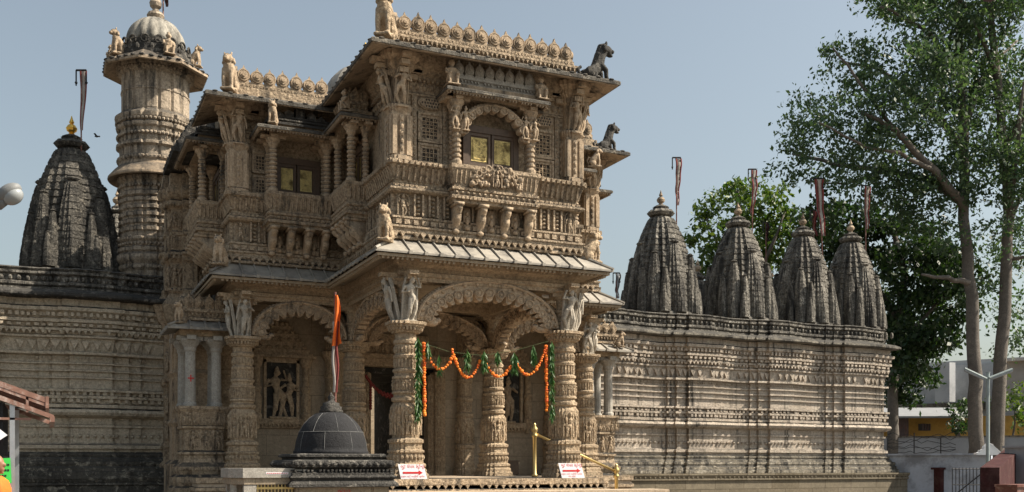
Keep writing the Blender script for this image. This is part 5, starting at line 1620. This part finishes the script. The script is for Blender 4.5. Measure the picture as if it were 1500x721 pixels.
mb.build('bars', 'brass', ks)
MB().box(kx - .18, kx + .42, ky - .38, ky - .35, -.07, -.04).build('crossbar', 'brass', ks)
p0 = MB().box(kx - .05, kx + .28, ky - .443, ky - .4401, .15, .18)
p0.build('notice_strip', 'signwhite', ks)
mb = MB()
for k in range(30):
    mb.box(kx - .04 + k * .0105, kx - .033 + k * .0105, ky - .4450, ky - .4432, .156 + .004 * (k % 3), .168 + .004 * (k % 2))
mb.build('notice_lettering', 'signred', ks)

M['awningpaint'] = plain('awning_paint', (.22, .12, .09), .5, .0, .25, 10, .1, (.5, .42, .38), .6)
# ================================================================== stall at the left edge, with a person
st = thing('stall', (at(0, 700, f=13).x, at(0, 700, f=13).y, -1.3), 'steel-framed stall with sloping red oxide awning at the left edge', 'stall')
WLs = Vector(st.location)
def loc_mb(): return MB()
def stl(mb, name, mt, parent=None):
    o = bpy.data.objects.new(name, mb.mesh(name, mt)); COL.objects.link(o); o.parent = parent or st
    return o
# local x: to the right in the picture, y: away, z above ground
mb = MB()
for k in range(16):
    y0 = .05 + 2.2 * k / 16; y1 = .05 + 2.2 * (k + 1) / 16; ym = (y0 + y1) / 2
    mb.prism([(-1.6, 3.16), (.52, 2.43), (.52, 2.41), (-1.6, 3.14)], y0, ym)
    mb.prism([(-1.6, 3.18), (.52, 2.45), (.52, 2.43), (-1.6, 3.16)], ym, y1)
stl(mb, 'awning_sheet', 'rust')
mb = MB()
for y in (0, 2.25):
    mb.prism([(-1.6, 3.25), (.53, 2.47), (.53, 2.40), (-1.6, 3.17)], y - .025, y + .025)
    mb.prism([(-1.6, 3.19), (.53, 2.395), (.53, 2.35), (-1.6, 3.14)], y - .02, y + .02)
    mb.prism([(-1.6, 3.10), (.63, 2.24), (.63, 2.18), (-1.6, 3.03)], y - .025, y + .025)
mb.box(.53, .57, -.03, 2.28, 2.33, 2.48).box(.58, .64, -.03, 2.28, 2.15, 2.22).box(.30, .33, -.02, .02, 2.27, 2.47)
stl(mb, 'awning_frame', 'awningpaint')
for y in (.06, 2.2):
    stl(MB().box(.11, .17, y - .03, y + .03, 0, 2.4), 'post', 'steel')
stl(MB().box(-.10, -.06, .05, .09, 0, 2.6), 'post', 'rust')
stl(MB().box(-.1, .36, .03, .07, 2.17, 2.2), 'brace', 'awningpaint')
mb = MB()
for k in range(10): mb.box(.0 + .0, .03, .1 + .2 * k, .14 + .2 * k, 0, 2.4)
mb.box(-.01, .04, .1, 2.1, 1.3, 1.36).box(-.9, -.02, 2.2, 2.24, .1, 2.5)
stl(mb, 'barred_side', 'iron')
mb = MB().prism([(-.04, 1.02 + .32), (.135, 1.36), (.12, 1.68), (-.05, 1.67)], -.06, -.045)
pg = stl(mb, 'poster', 'signgreen')
mb = MB()
for r in range(3):
    for k in range(4 - (r == 2)):
        mb.box(-.01 + k * .032, .012 + k * .032, -.064, -.0605, 1.58 - r * .07, 1.605 - r * .07)
stl(mb, 'poster_lettering', 'ink', pg)
stl(MB().prism([(-.2, 1.84), (-.06, 1.86), (.09, 1.97), (-.06, 2.1), (-.2, 2.13)], -.1, -.09), 'hanging_paper', 'signwhite')

pp = thing('person', tuple(at(-8, 700, f=12.0).xy) + (-1.3,), 'person in an orange garment standing by the stall, seen in profile', 'person', None, R(-YAW))
mb = MB()      # faces local +X
mb.tube([(0, 0, .95), (-.01, 0, 1.1), (.0, 0, 1.3), (-.01, 0, 1.43)], [.15, .135, .15, .07], 12)
mb.tube([(-.01, 0, 1.4), (.01, 0, 1.5), (.02, 0, 1.55)], [.055, .05, .05], 10)
mb.ell((.02, 0, 1.60), (.092, .074, .115), 14, 10)
mb.ell((.05, 0, 1.545), (.055, .05, .045), 10, 8)
mb.ell((.118, 0, 1.59), (.022, .016, .026), 8, 6); mb.ell((.105, 0, 1.545), (.016, .026, .009), 8, 5); mb.ell((.105, 0, 1.53), (.015, .024, .009), 8, 5); mb.ell((.09, 0, 1.50), (.022, .024, .02), 8, 6)
for s in (-1, 1):
    mb.ell((.09, s * .033, 1.622), (.012, .014, .01), 6, 5); mb.ell((.0, s * .076, 1.59), (.02, .01, .03), 6, 5)
    mb.tube([(0, s * .16, 1.38), (-.01, s * .2, 1.12), (.12, s * .18, .92)], [.055, .045, .032], 8)
    mb.ell((.15, s * .17, .88), (.05, .025, .04), 8, 6)
    for f_ in range(4): mb.tube([(.17, s * (.15 + .015 * f_), .88), (.205, s * (.15 + .015 * f_), .855), (.2, s * (.15 + .015 * f_), .82)], .009, 5)
    mb.tube([(.15, s * .14, .9), (.18, s * .125, .87)], .011, 5)
    mb.tube([(0, s * .085, .95), (.01, s * .09, .5), (0, s * .09, .08)], [.09, .06, .04], 8); mb.ell((.06, s * .09, .04), (.12, .045, .04), 8, 5)
body = remeshed(mb, .012, 'skin', 'person_body', 2)
b_ = bpy.data.objects.new('body', body); COL.objects.link(b_); b_.parent = pp
mb = MB().ell((-.02, 0, 1.64), (.105, .088, .098), 12, 8); mb.ell((-.12, 0, 1.56), (.06, .06, .06), 10, 6)
o = bpy.data.objects.new('hair', mb.mesh('hair', 'hair', True)); COL.objects.link(o); o.parent = pp
mb = MB()
rings = []
for r_x, r_y, z in ((.30, .28, .06), (.26, .25, .5), (.2, .22, .9), (.165, .19, 1.1), (.175, .215, 1.3), (.13, .2, 1.40), (.075, .09, 1.46)):
    rings.append([(r_x * math.cos(t) * (1 + .05 * math.sin(9 * t)), r_y * math.sin(t) * (1 + .05 * math.sin(9 * t)), z) for t in [2 * PI * k / 36 for k in range(36)]])
mb.loft(rings)
for s in (-1, 1): mb.tube([(0, s * .16, 1.39), (-.01, s * .205, 1.12), (.05, s * .2, 1.02)], [.075, .065, .06], 10)
o = bpy.data.objects.new('garment', mb.mesh('garment', 'orange', True)); COL.objects.link(o); o.parent = pp

# lamp head at the left edge
p = at(0, 302, f=11)
lm = thing('flood_lamp', (p.x - 1.2 * RT.x, p.y - 1.2 * RT.y, -1.3), 'grey street lamp head with clear glass bowl poking in at the left edge', 'lamp')
b0 = at(-70, 345, f=11); b1 = at(-4, 304, f=11); b2 = at(6, 296, f=11); b3 = at(30, 277, f=11)
MB().tube([Vector(lm.location), Vector((lm.location.x, lm.location.y, b0.z - .3)), b0, b1], .035, 8).build('arm', 'steel', lm, True)
dv = (b3 - b2).normalized()
upv = RT.cross(FW).normalized(); side = dv.cross(FW).normalized()
M['lamphood'] = plain('weathered_lamp_hood', (.17, .175, .175), .6)
hc = at(13, 283, f=11)
rotl = Matrix(((RT.x, FW.x, 0), (RT.y, FW.y, 0), (0, 0, 1))) @ Matrix.Rotation(R(-35), 3, 'Y')
MB().ell(hc, (.15, .11, .085), 16, 10, rotl).tube([b1, b1.lerp(hc, .6)], [.045, .07], 10).build('housing', 'lamphood', lm, True)
MB().ell(hc + Vector((RT.x * .045, RT.y * .045, -.035)), (.115, .10, .085), 16, 10, rotl).build('glass_bowl', 'lampglass', lm, True)

# bird in the sky
p = at(142, 200, 24)
bd = MB().tube([p - RT * .05, p, p + RT * .04], [.008, .025, .012], 8)
bd.ell(p + RT * .055, .018, 7, 5)
for s_ in (-1, 1):
    bd.add([p + RT * .02, p - RT * .03, p - RT * .04 + Vector((0, 0, .04)) + FW * .09 * s_, p + RT * .0 + Vector((0, 0, .045)) + FW * .09 * s_], [(0, 1, 2, 3)])
tag(bd.build('bird', 'iron'), 'small dark bird flying in the sky between spire and tower', 'bird')

# ================================================================== right-hand background
def wallbox(name, mat, pa, pb, f0, f1, ya, yb, zt, label, cat='wall', th=.25, zb=-1.3):
    a = at(pa, 0, f=f0); b = at(pb, 0, f=f1)
    d = Vector((b.x - a.x, b.y - a.y)).normalized(); nn = Vector((-d.y, d.x))
    P_ = [(a.x, a.y), (b.x, b.y), (b.x + nn.x * th, b.y + nn.y * th), (a.x + nn.x * th, a.y + nn.y * th)]
    return MB().prism(P_, zb, zt, 'xy')
zat = lambda y, f: .3 + (680 - y) / 1487 * f
# lime-washed low wall with gate
t = thing('limewashed_wall', at(1385, 700, f=35).xy.to_3d() + Vector((0, 0, -1.3)), 'bluish white low wall between the gallery end and the tree trunks', 'wall')
wallbox('w', '', 1300, 1452, 37, 35, 0, 0, zat(666, 36), '').build('wall_body', 'whitewall', t)
wallbox('w', '', 1300, 1452, 36.9, 34.9, 0, 0, zat(664.5, 36), '', th=.35, zb=zat(667, 36)).build('coping', 'whitewall', t)
a, b = at(1430, 0, f=34.7), at(1462, 0, f=34.7)
mb = MB()
d = Vector((b.x - a.x, b.y - a.y)).normalized()
ca = (a + b) / 2
tfp = lambda u, v, z: (ca.x + d.x * u + d.y * v, ca.y + d.y * u - d.x * v, z)
mb = MB(tfp)
zz = zat(664, 34.7)
prof = [(-.42, zz - .06), (-.42, zz), (-.30, zz + .02), (-.27, zz + .1), (-.16, zz + .12), (-.13, zz + .22), (0, zz + .34), (.13, zz + .28), (.2, zz + .2), (.3, zz + .12), (.42, zz + .0), (.42, zz - .06)]
mb.prism(prof, -.1, .12)
mb.tube([(u, .11, z + .0) for u, z in prof[1:-1]], .025, 5)
tag(mb.build('gable_ornament', 'white'), 'white scalloped gable ornament on the wall at the foot of the lamp post', 'ornament')
# iron gate
a, b = at(1395, 0, f=33), at(1441, 0, f=33)
d = (b - a); d.z = 0; L = d.length; d.normalize()
gt = thing('iron_gate', (a.x, a.y, -1.3), 'black iron bar gate below the bluish white wall', 'gate')
mb = MB()
for k in range(10):
    q = a + d * (L * k / 9)
    mb.tube([(q.x, q.y, -1.25), (q.x, q.y, zat(685, 33))], .014, 5)
mb.build('bars', 'iron', gt)
mb = MB()
for z in (-1.1, zat(710, 33), zat(687, 33)):
    mb.tube([(a.x, a.y, z), (b.x, b.y, z)], .018, 5)
mb.build('rails', 'iron', gt)
q0, q1 = at(1400, 724, f=31), at(1440, 692, f=31)
tag(MB().tube([q0, q1], .02, 6).tube([(q1.x, q1.y, -1.3), q1], .02, 6).build('stair_rail', 'iron'), 'thin black sloping handrail in front of the iron gate', 'handrail')
# maroon end pier of the plinth, red stair parapet
a = at(1373, 0, f=36.5)
tag(MB().box(a.x - .45, a.x + .75, a.y - .55, a.y + .6, -1.3, zat(685.5, 36)).box(a.x - .5, a.x + .8, a.y - .6, a.y + .65, zat(685.5, 36) - .06, zat(685, 36)).build('maroon_pier', 'maroon'), 'worn maroon painted pier at the right end of the plinth', 'pier')
sp_ = thing('stair_parapet', at(1462, 721, f=27).xy.to_3d() + Vector((0, 0, -1.3)), 'thick maroon sloping stair parapet at the lower right', 'parapet')
P0 = at(1450, 0, f=25.5); P1 = at(1484, 0, f=30.5)
d = (P1 - P0); d.z = 0; L = d.length; d.normalize(); nn = Vector((d.y, -d.x, 0))
def slopewall(mb, w0, w1, zo, zb=-1.3):
    z0, z1 = zat(682, 25.5) + zo, zat(655.5, 30.5) + zo
    vs = []
    for t_, z in ((0, z0), (1, z1)):
        for s_ in (w0, w1):
            q = P0 + d * L * t_ + nn * s_
            vs += [(q.x, q.y, zb if zb is not None else z - .1), (q.x, q.y, z)]
    mb.add(vs, [(0, 1, 3, 2), (4, 6, 7, 5), (0, 4, 5, 1), (2, 3, 7, 6), (1, 5, 7, 3), (0, 2, 6, 4)])
    return mb
slopewall(MB(), -.22, .22, -.05).build('parapet_wall', 'maroon', sp_)
cp = MB()
pr = []
q0 = P0 + Vector((0, 0, zat(682, 25.5) - .08)); q1 = P1 + Vector((0, 0, zat(655.5, 30.5) - .08))
cp.tube([q0 - d * .02, q1 + d * .02], .23, 16)
M['copingstone'] = plain('worn_coping', (.085, .058, .052), .85, 0, .25, 4, .3, (.13, .05, .04), .6)
cp.build('rounded_coping', 'copingstone', sp_)
a = at(1510, 0, f=29)
tag(MB().box(a.x - .45, a.x + 1.2, a.y - .2, a.y + .5, -1.3, zat(656, 29)).box(a.x - .5, a.x + 1.25, a.y - .25, a.y + .55, zat(656, 29), zat(653, 29)).build('grey_pier', 'greywall'), 'grey cement pier behind the maroon stair parapet, cut by the right edge', 'pier')
a = at(1500, 0, f=24)
tag(MB().box(a.x - .6, a.x + 1.2, a.y - .3, a.y + .3, -1.3, zat(710, 24)).box(a.x - .63, a.x + 1.2, a.y - .33, a.y + .3, zat(710, 24) - .05, zat(709.5, 24)).build('brick_red_ledge', 'rust'), 'brick red ledge in the bottom right corner', 'ledge')
# grey compound wall with barbed wire
cw = thing('compound_wall', at(1380, 0, f=46).xy.to_3d() + Vector((0, 0, -1.3)), 'grey cement compound wall behind the bluish white wall', 'wall')
wallbox('', '', 1290, 1540, 47, 45, 0, 0, zat(640, 46), '').build('wall_body', 'greywall', cw)
wallbox('', '', 1290, 1540, 46.95, 44.95, 0, 0, zat(638.5, 46), '', th=.4, zb=zat(640.5, 46)).build('coping', 'greycornice', cw)
bw = thing('barbed_fence', at(1350, 0, f=42).xy.to_3d() + Vector((0, 0, -1.3)), 'rusty barbed wire fence with thin post in front of the grey wall', 'fence')
rs = random.Random(5)
for px in (1339, 1378, 1300):
    q = at(px, 0, f=42)
    MB().tube([(q.x, q.y, -1.3), (q.x, q.y, zat(634 if px == 1339 else 642, 42))], .025, 5).build('post', 'iron', bw)
mb = MB()
for w_ in range(6):
    y0, y1 = rs.uniform(634, 664), rs.uniform(634, 664)
    mb.tube([at(1300 + 100 * i / 12, y0 + (y1 - y0) * i / 12 + rs.uniform(-2.5, 2.5), f=42) for i in range(13)], .012, 4)
mb.build('wire', 'iron', bw)
# ochre shed
sd = thing('ochre_shed', at(1370, 0, f=53).xy.to_3d() + Vector((0, 0, -1.3)), 'low ochre yellow shed with grey sheet roof behind the compound wall', 'shed')
wallbox('', '', 1285, 1500, 54, 52, 0, 0, zat(610, 53), '', th=4).build('shed_wall', 'yellow', sd)
def shed_roof(p0, p1, f0, f1, y0, y1, y2):
    a, b = at(p0, y0, f=f0 - 1.2), at(p1, y0, f=f1 - 1.2)
    c, e = at(p1, y2, f=f1 + 1.5), at(p0, y2, f=f0 + 1.5)
    up = Vector((0, 0, .1))
    return MB().add([a, b, c, e, a + up, b + up, c + up, e + up], [(0, 1, 2, 3), (7, 6, 5, 4), (0, 4, 5, 1), (1, 5, 6, 2), (2, 6, 7, 3), (3, 7, 4, 0)])
shed_roof(1285, 1422, 54, 53, 612.5, 0, 600).build('sheet_roof', 'awning', sd)
for px in (1321, 1396):
    a = at(px, 0, f=53.2); MB().box(a.x - .12, a.x + .12, a.y - .35, a.y + .1, -1.3, zat(611, 53)).build('shed_post', 'copingstone', sd)
a = at(1352, 626, f=53.0)
o = MB().box(a.x - .28, a.x + .28, a.y - .2, a.y + .05, zat(631, 53), zat(621, 53)); wn = o.build('window', 'unlit_fill', sd)  # dark box stands in for the unlit inside of the shed
mb = MB()
for k in range(4): mb.box(a.x - .26 + k * .17, a.x - .22 + k * .17, a.y - .24, a.y - .2, zat(631, 53), zat(621, 53))
mb.build('window_bars', 'copingstone', wn)
# concrete building
cb = thing('concrete_building', at(1400, 0, f=64).xy.to_3d() + Vector((0, 0, -1.3)), 'weathered pale concrete building with stained parapet behind the ochre shed', 'building')
wallbox('', '', 1290, 1560, 66, 60, 0, 0, zat(534, 63), '', th=9).build('building_wall', 'bldg', cb)
wallbox('', '', 1330, 1560, 65.5, 60, 0, 0, zat(527, 63), '', th=9.5, zb=zat(535, 63)).build('parapet', 'bldg', cb)
wallbox('', '', 1290, 1560, 65.6, 59.6, 0, 0, zat(590, 63), '', th=.6, zb=zat(600, 63)).build('ledge', 'greycornice', cb)
for px in (1378, 1480):
    a = at(px, 0, f=63); MB().box(a.x - .25, a.x + .25, a.y - .9, a.y + .2, zat(590, 63), zat(533, 63)).build('pilaster', 'bldg', cb)
bb = thing('grey_house', at(1500, 0, f=58).xy.to_3d() + Vector((0, 0, -1.3)), 'plain grey house wall with flat slab roof at the right edge behind the bush', 'house')
wallbox('', '', 1472, 1620, 57, 54, 0, 0, zat(528, 56), '', th=6).build('house_wall', 'greywall', bb)
wallbox('', '', 1468, 1625, 56.6, 53.6, 0, 0, zat(524, 56), '', th=7, zb=zat(528, 56)).build('roof_slab', 'bldg', bb)
M['postgrey'] = plain('faded_post_paint', (.27, .32, .32), .6)
# lamp post with two tubes
p = at(1447, 650, f=33.8)
lp = thing('lamp_post', (p.x, p.y, -1.3), 'pale lamp post with two tube lamps spread in a V before the tree trunks', 'lamp post')
tp = at(1447, 546, f=33.8)
MB().tube([(p.x, p.y, -1.3), (p.x, p.y, tp.z)], .06, 10).tube([(p.x, p.y, tp.z), (p.x, p.y, tp.z + .02)], .075, 10).build('post', 'postgrey', lp)
for q0, q1 in (((1445, 555), (1413, 540)), ((1449, 554), (1483, 541))):
    a, b = at(*q0, f=33.7), at(*q1, f=33.7)
    ar_ = MB().tube([a, b], .045, 8).build('lamp_arm', 'postgrey', lp)
    MB().tube([a.lerp(b, .15) - Vector((0, 0, .06)), b - Vector((0, 0, .06))], .035, 8).build('tube_lamp', 'lampglass', ar_)

# ================================================================== trees
def leaves(clusters, name, mat, parent, size, per, clump, seed, f, depth, cl_r=.55, flat=1.0):
    """leaf-sized faces gathered in clumps spread through the crown's volume"""
    r = np.random.default_rng(seed)
    allv = []
    for (px, py, rx, ry, dn) in clusters:
        mpx = f / 1487
        off = r.uniform(-1, 1) * depth * .5
        c = np.array(at(px, py, f=f)) + off * np.array(FW)
        nc = max(4, int(clump * rx * ry * mpx * mpx * dn))
        u = r.normal(size=(nc, 3)); u /= np.linalg.norm(u, axis=1)[:, None]
        u *= r.uniform(.25, 1, (nc, 1)) ** .55
        cc = c + (u[:, :1] * rx * mpx) * np.array(RT) + (u[:, 1:2] * (rx + ry) * .5 * mpx * 1.1) * np.array(FW) + (u[:, 2:] * ry * mpx) * np.array((0, 0, 1.0))
        k = r.poisson(per, nc) + 3
        idx = np.repeat(np.arange(nc), k)
        rad = r.uniform(.6, 1.3, nc)[idx] * cl_r
        pos = cc[idx] + r.normal(size=(len(idx), 3)) * rad[:, None] * np.array((.6, .6, .38 * flat))
        n = len(idx)
        d = r.normal(size=(n, 3)); d[:, 2] -= .6; d /= np.linalg.norm(d, axis=1)[:, None]
        s = np.cross(d, r.normal(size=(n, 3))); s /= np.linalg.norm(s, axis=1)[:, None]
        L = (size * r.uniform(.4, 1.45, n))[:, None]
        W_ = L * .26
        quad = np.stack([pos - d * L * .5, pos + s * W_, pos + d * L * .5, pos - s * W_], 1)
        allv.append(quad.reshape(-1, 3))
    v = np.concatenate(allv)
    o0 = np.array(WL[parent.name]); v = v - o0
    nq = len(v) // 4
    me = bpy.data.meshes.new(name)
    me.vertices.add(len(v)); me.vertices.foreach_set('co', v.ravel())
    me.loops.add(nq * 4); me.loops.foreach_set('vertex_index', np.arange(nq * 4))
    me.polygons.add(nq); me.polygons.foreach_set('loop_start', np.arange(nq) * 4); me.polygons.foreach_set('loop_total', np.full(nq, 4))
    me.materials.append(M[mat]); me.update(calc_edges=True)
    o = bpy.data.objects.new(name, me); COL.objects.link(o); o.parent = parent
    return o, nq

def limb(mb, pts, r0_, r1_, rs, f, n=10, sub=4):
    P_ = [at(px, py, f=f + df) for px, py, df in pts]
    out = []
    for a, b in zip(P_[:-1], P_[1:]):
        for i in range(sub):
            q = a.lerp(b, i / sub)
            out.append(q + Vector((rs.uniform(-1, 1), rs.uniform(-1, 1), rs.uniform(-1, 1))) * .05)
    out.append(P_[-1])
    k = len(out)
    mb.tube(out, [r0_ + (r1_ - r0_) * (i / (k - 1)) for i in range(k)], n)

# tall twin-trunked tree
F1 = 42
base = at(1445, 735, f=F1)
t1 = thing('tall_tree', (base.x, base.y, -1.3), 'very tall tree with two slender grey trunks and airy crown at the right', 'tree')
rs = random.Random(3)
tr = MB()
limb(tr, [(1431, 745, 0), (1430, 655, 0), (1429, 560, 0), (1422, 430, 0), (1412, 320, .2), (1411, 200, .3), (1408, 90, .5), (1400, -20, .6), (1385, -90, 1)], .33, .10, rs, F1, 14)
limb(tr, [(1458, 745, .3), (1460, 655, .3), (1464, 560, .3), (1472, 430, .4), (1478, 320, .5), (1470, 220, .6), (1462, 120, .4), (1450, 20, .4), (1440, -90, 0)], .32, .11, rs, F1, 14)
tk = tr.build('trunk', 'bark', t1, True)
br_ = MB()
for pts, r0_ in (([(1424, 415, 0), (1390, 408, -.5), (1350, 402, -1)], .14),
                 ([(1415, 305, 0), (1370, 250, -1), (1310, 190, -1.6), (1262, 165, -2)], .2), ([(1415, 300, 0), (1360, 262, .5), (1290, 250, 1.5), (1220, 240, 2), (1160, 225, 2.5)], .17),
                 ([(1411, 210, 0), (1350, 150, 1), (1290, 100, 2), (1230, 90, 2)], .15), ([(1411, 190, .3), (1440, 110, 1), (1490, 60, 2)], .14),
                 ([(1408, 100, .5), (1350, 40, -1), (1290, 10, -2)], .12), ([(1476, 330, .5), (1500, 280, 1), (1530, 230, 1.5)], .13), ([(1474, 380, .5), (1505, 375, 0), (1540, 350, 0)], .1),
                 ([(1470, 220, .6), (1510, 150, -1), (1540, 90, -1.5)], .13), ([(1478, 300, 0), (1490, 220, -1), (1500, 120, -2)], .14), ([(1462, 110, .4), (1420, 20, -1), (1380, -40, -2)], .1),
                 ([(1370, 250, -1), (1320, 225, -2), (1270, 215, -2.5), (1200, 180, -3)], .1), ([(1310, 190, -1.6), (1260, 120, -2), (1220, 70, -2)], .09), ([(1290, 250, 1.5), (1240, 270, 2), (1180, 265, 2.5)], .07)):
    limb(br_, pts, r0_, r0_ * .35, rs, F1, 7)
br_.build('limbs', 'bark', t1, True)
CL1 = [(1340, 35, 75, 50, 1), (1425, 20, 85, 60, 1.1), (1500, 45, 70, 70, 1.1), (1300, 10, 45, 35, .9), (1265, 85, 60, 45, 1), (1205, 140, 45, 32, .9), (1165, 205, 34, 26, .8), (1145, 240, 22, 16, .8), (1225, 195, 60, 34, .9), (1305, 140, 75, 50, 1), (1395, 115, 80, 60, 1), (1490, 150, 70, 70, 1),
       (1195, 240, 50, 22, .7), (1275, 235, 60, 28, .8), (1365, 220, 60, 45, .8), (1290, 285, 40, 18, .6), (1470, 265, 60, 40, .8), (1345, 310, 45, 30, .9), (1500, 480, 24, 40, .8), (1505, 260, 40, 60, 1), (1385, 280, 40, 40, .7), (1505, 350, 30, 60, .9), (1440, 200, 40, 60, .8), (1395, 350, 30, 40, .6), (1450, 345, 22, 40, .6), (1500, 430, 26, 40, .8), (1447, 440, 14, 40, .7), (1390, -60, 110, 60, 1), (1500, -60, 70, 60, 1), (1540, 200, 50, 120, .9),
       (1370, 60, 60, 50, .8), (1450, 90, 60, 60, .9), (1340, 180, 60, 50, .7), (1410, 260, 50, 50, .6), (1245, 225, 50, 30, .9), (1180, 222, 34, 20, .9), (1320, 255, 55, 30, .9), (1290, 190, 50, 34, .8), (1350, 280, 60, 40, .8), (1240, 270, 40, 16, .8)]
o, n1 = leaves(CL1, 'crown', 'leafA', t1, .19, 64, 12.5, 11, F1, 5.0, .6)
# dark dense tree behind the gallery end
F2 = 47
base = at(1308, 735, f=F2)
t2 = thing('dark_tree', (base.x, base.y, -1.3), 'dense dark green tree overhanging the far end of the gallery wall', 'tree')
tr = MB()
limb(tr, [(1306, 750, 0), (1308, 640, 0), (1308, 560, 0), (1315, 480, 0), (1325, 400, 0), (1310, 340, 0)], .3, .12, rs, F2, 10)
limb(tr, [(1312, 510, 0), (1350, 470, -1), (1385, 430, -1.5)], .13, .05, rs, F2, 7)
limb(tr, [(1316, 470, 0), (1270, 400, 1), (1240, 340, 1)], .14, .05, rs, F2, 7)
tr.build('trunk', 'bark', t2, True)
CL2 = [(1330, 410, 60, 55, 1.4), (1275, 375, 50, 50, 1.4), (1365, 465, 40, 40, 1.3), (1325, 500, 45, 38, 1.4), (1330, 555, 42, 26, 1.4), (1315, 575, 26, 12, 1.2), (1245, 320, 50, 36, 1.1), (1385, 400, 30, 50, 1), (1300, 320, 50, 30, 1), (1300, 450, 40, 50, 1.5), (1375, 510, 18, 18, 1.2), (1225, 380, 30, 40, 1), (1340, 350, 45, 35, 1), (1310, 530, 26, 40, 1.4), (1190, 330, 40, 40, .9), (1355, 530, 34, 34, 1.3), (1370, 430, 46, 50, 1.2), (1330, 590, 24, 12, 1.2), (1395, 470, 22, 36, 1)]
o, n2 = leaves(CL2, 'crown', 'leafB', t2, .27, 46, 13.0, 12, F2, 4.0, .5)
# bright tree behind the second spire
F3 = 50
base = at(1090, 735, f=F3)
t3 = thing('bright_tree', (base.x, base.y, -1.3), 'bright yellow-green tree rising behind the second spire', 'tree')
tr = MB()
limb(tr, [(1100, 770, 0), (1100, 560, 0), (1098, 420, 0), (1085, 330, 0), (1080, 280, 0)], .3, .08, rs, F3, 10)
limb(tr, [(1098, 430, 0), (1130, 360, -1), (1150, 310, -1)], .13, .05, rs, F3, 7)
limb(tr, [(1098, 440, 0), (1050, 360, 1), (1035, 320, 1)], .12, .04, rs, F3, 7)
tr.build('trunk', 'bark', t3, True)
CL3 = [(1078, 285, 38, 30, 1.2), (1045, 305, 24, 24, 1.1), (1115, 300, 40, 34, 1.2), (1090, 340, 50, 34, 1.3), (1055, 350, 30, 30, 1.1), (1130, 350, 45, 40, 1.2), (1160, 330, 30, 40, 1), (1030, 400, 14, 20, .8), (1015, 350, 8, 10, .6), (1040, 390, 30, 20, 1), (1105, 400, 50, 40, 1), (1160, 400, 40, 40, 1), (1022, 440, 10, 26, .6)]
o, n3 = leaves(CL3, 'crown', 'leafC', t3, .27, 40, 11.0, 13, F3, 3.0, .5)
# bushes beyond the wall
for nm, lb, cl, f, mt, trunk in (
        ('bush', 'bright green bush to the right of the twin tree trunks', [(1488, 585, 26, 24, 1.3), (1475, 600, 18, 18, 1.2), (1500, 610, 20, 20, 1.3)], 50, 'leafC', (1485, 625)),
        ('dark_bush', 'dark leafy bush between the ochre shed and the left tree trunk', [(1408, 595, 14, 14, 1.2), (1400, 620, 18, 18, 1.3), (1415, 610, 12, 20, 1.2)], 51, 'leafB', (1405, 640))):
    b = at(trunk[0], 735, f=f)
    t = thing(nm, (b.x, b.y, -1.3), lb, 'bush')
    tr = MB(); limb(tr, [(trunk[0], 730, 0), (trunk[0], 640, 0), (trunk[0] + 2, 600, 0)], .08, .03, rs, f, 6)
    tr.build('stem', 'bark', t, True)
    leaves(cl, 'foliage', mt, t, .24, 30, 9, len(nm), f, 1.0, .4)
print('leaves', n1, n2, n3)
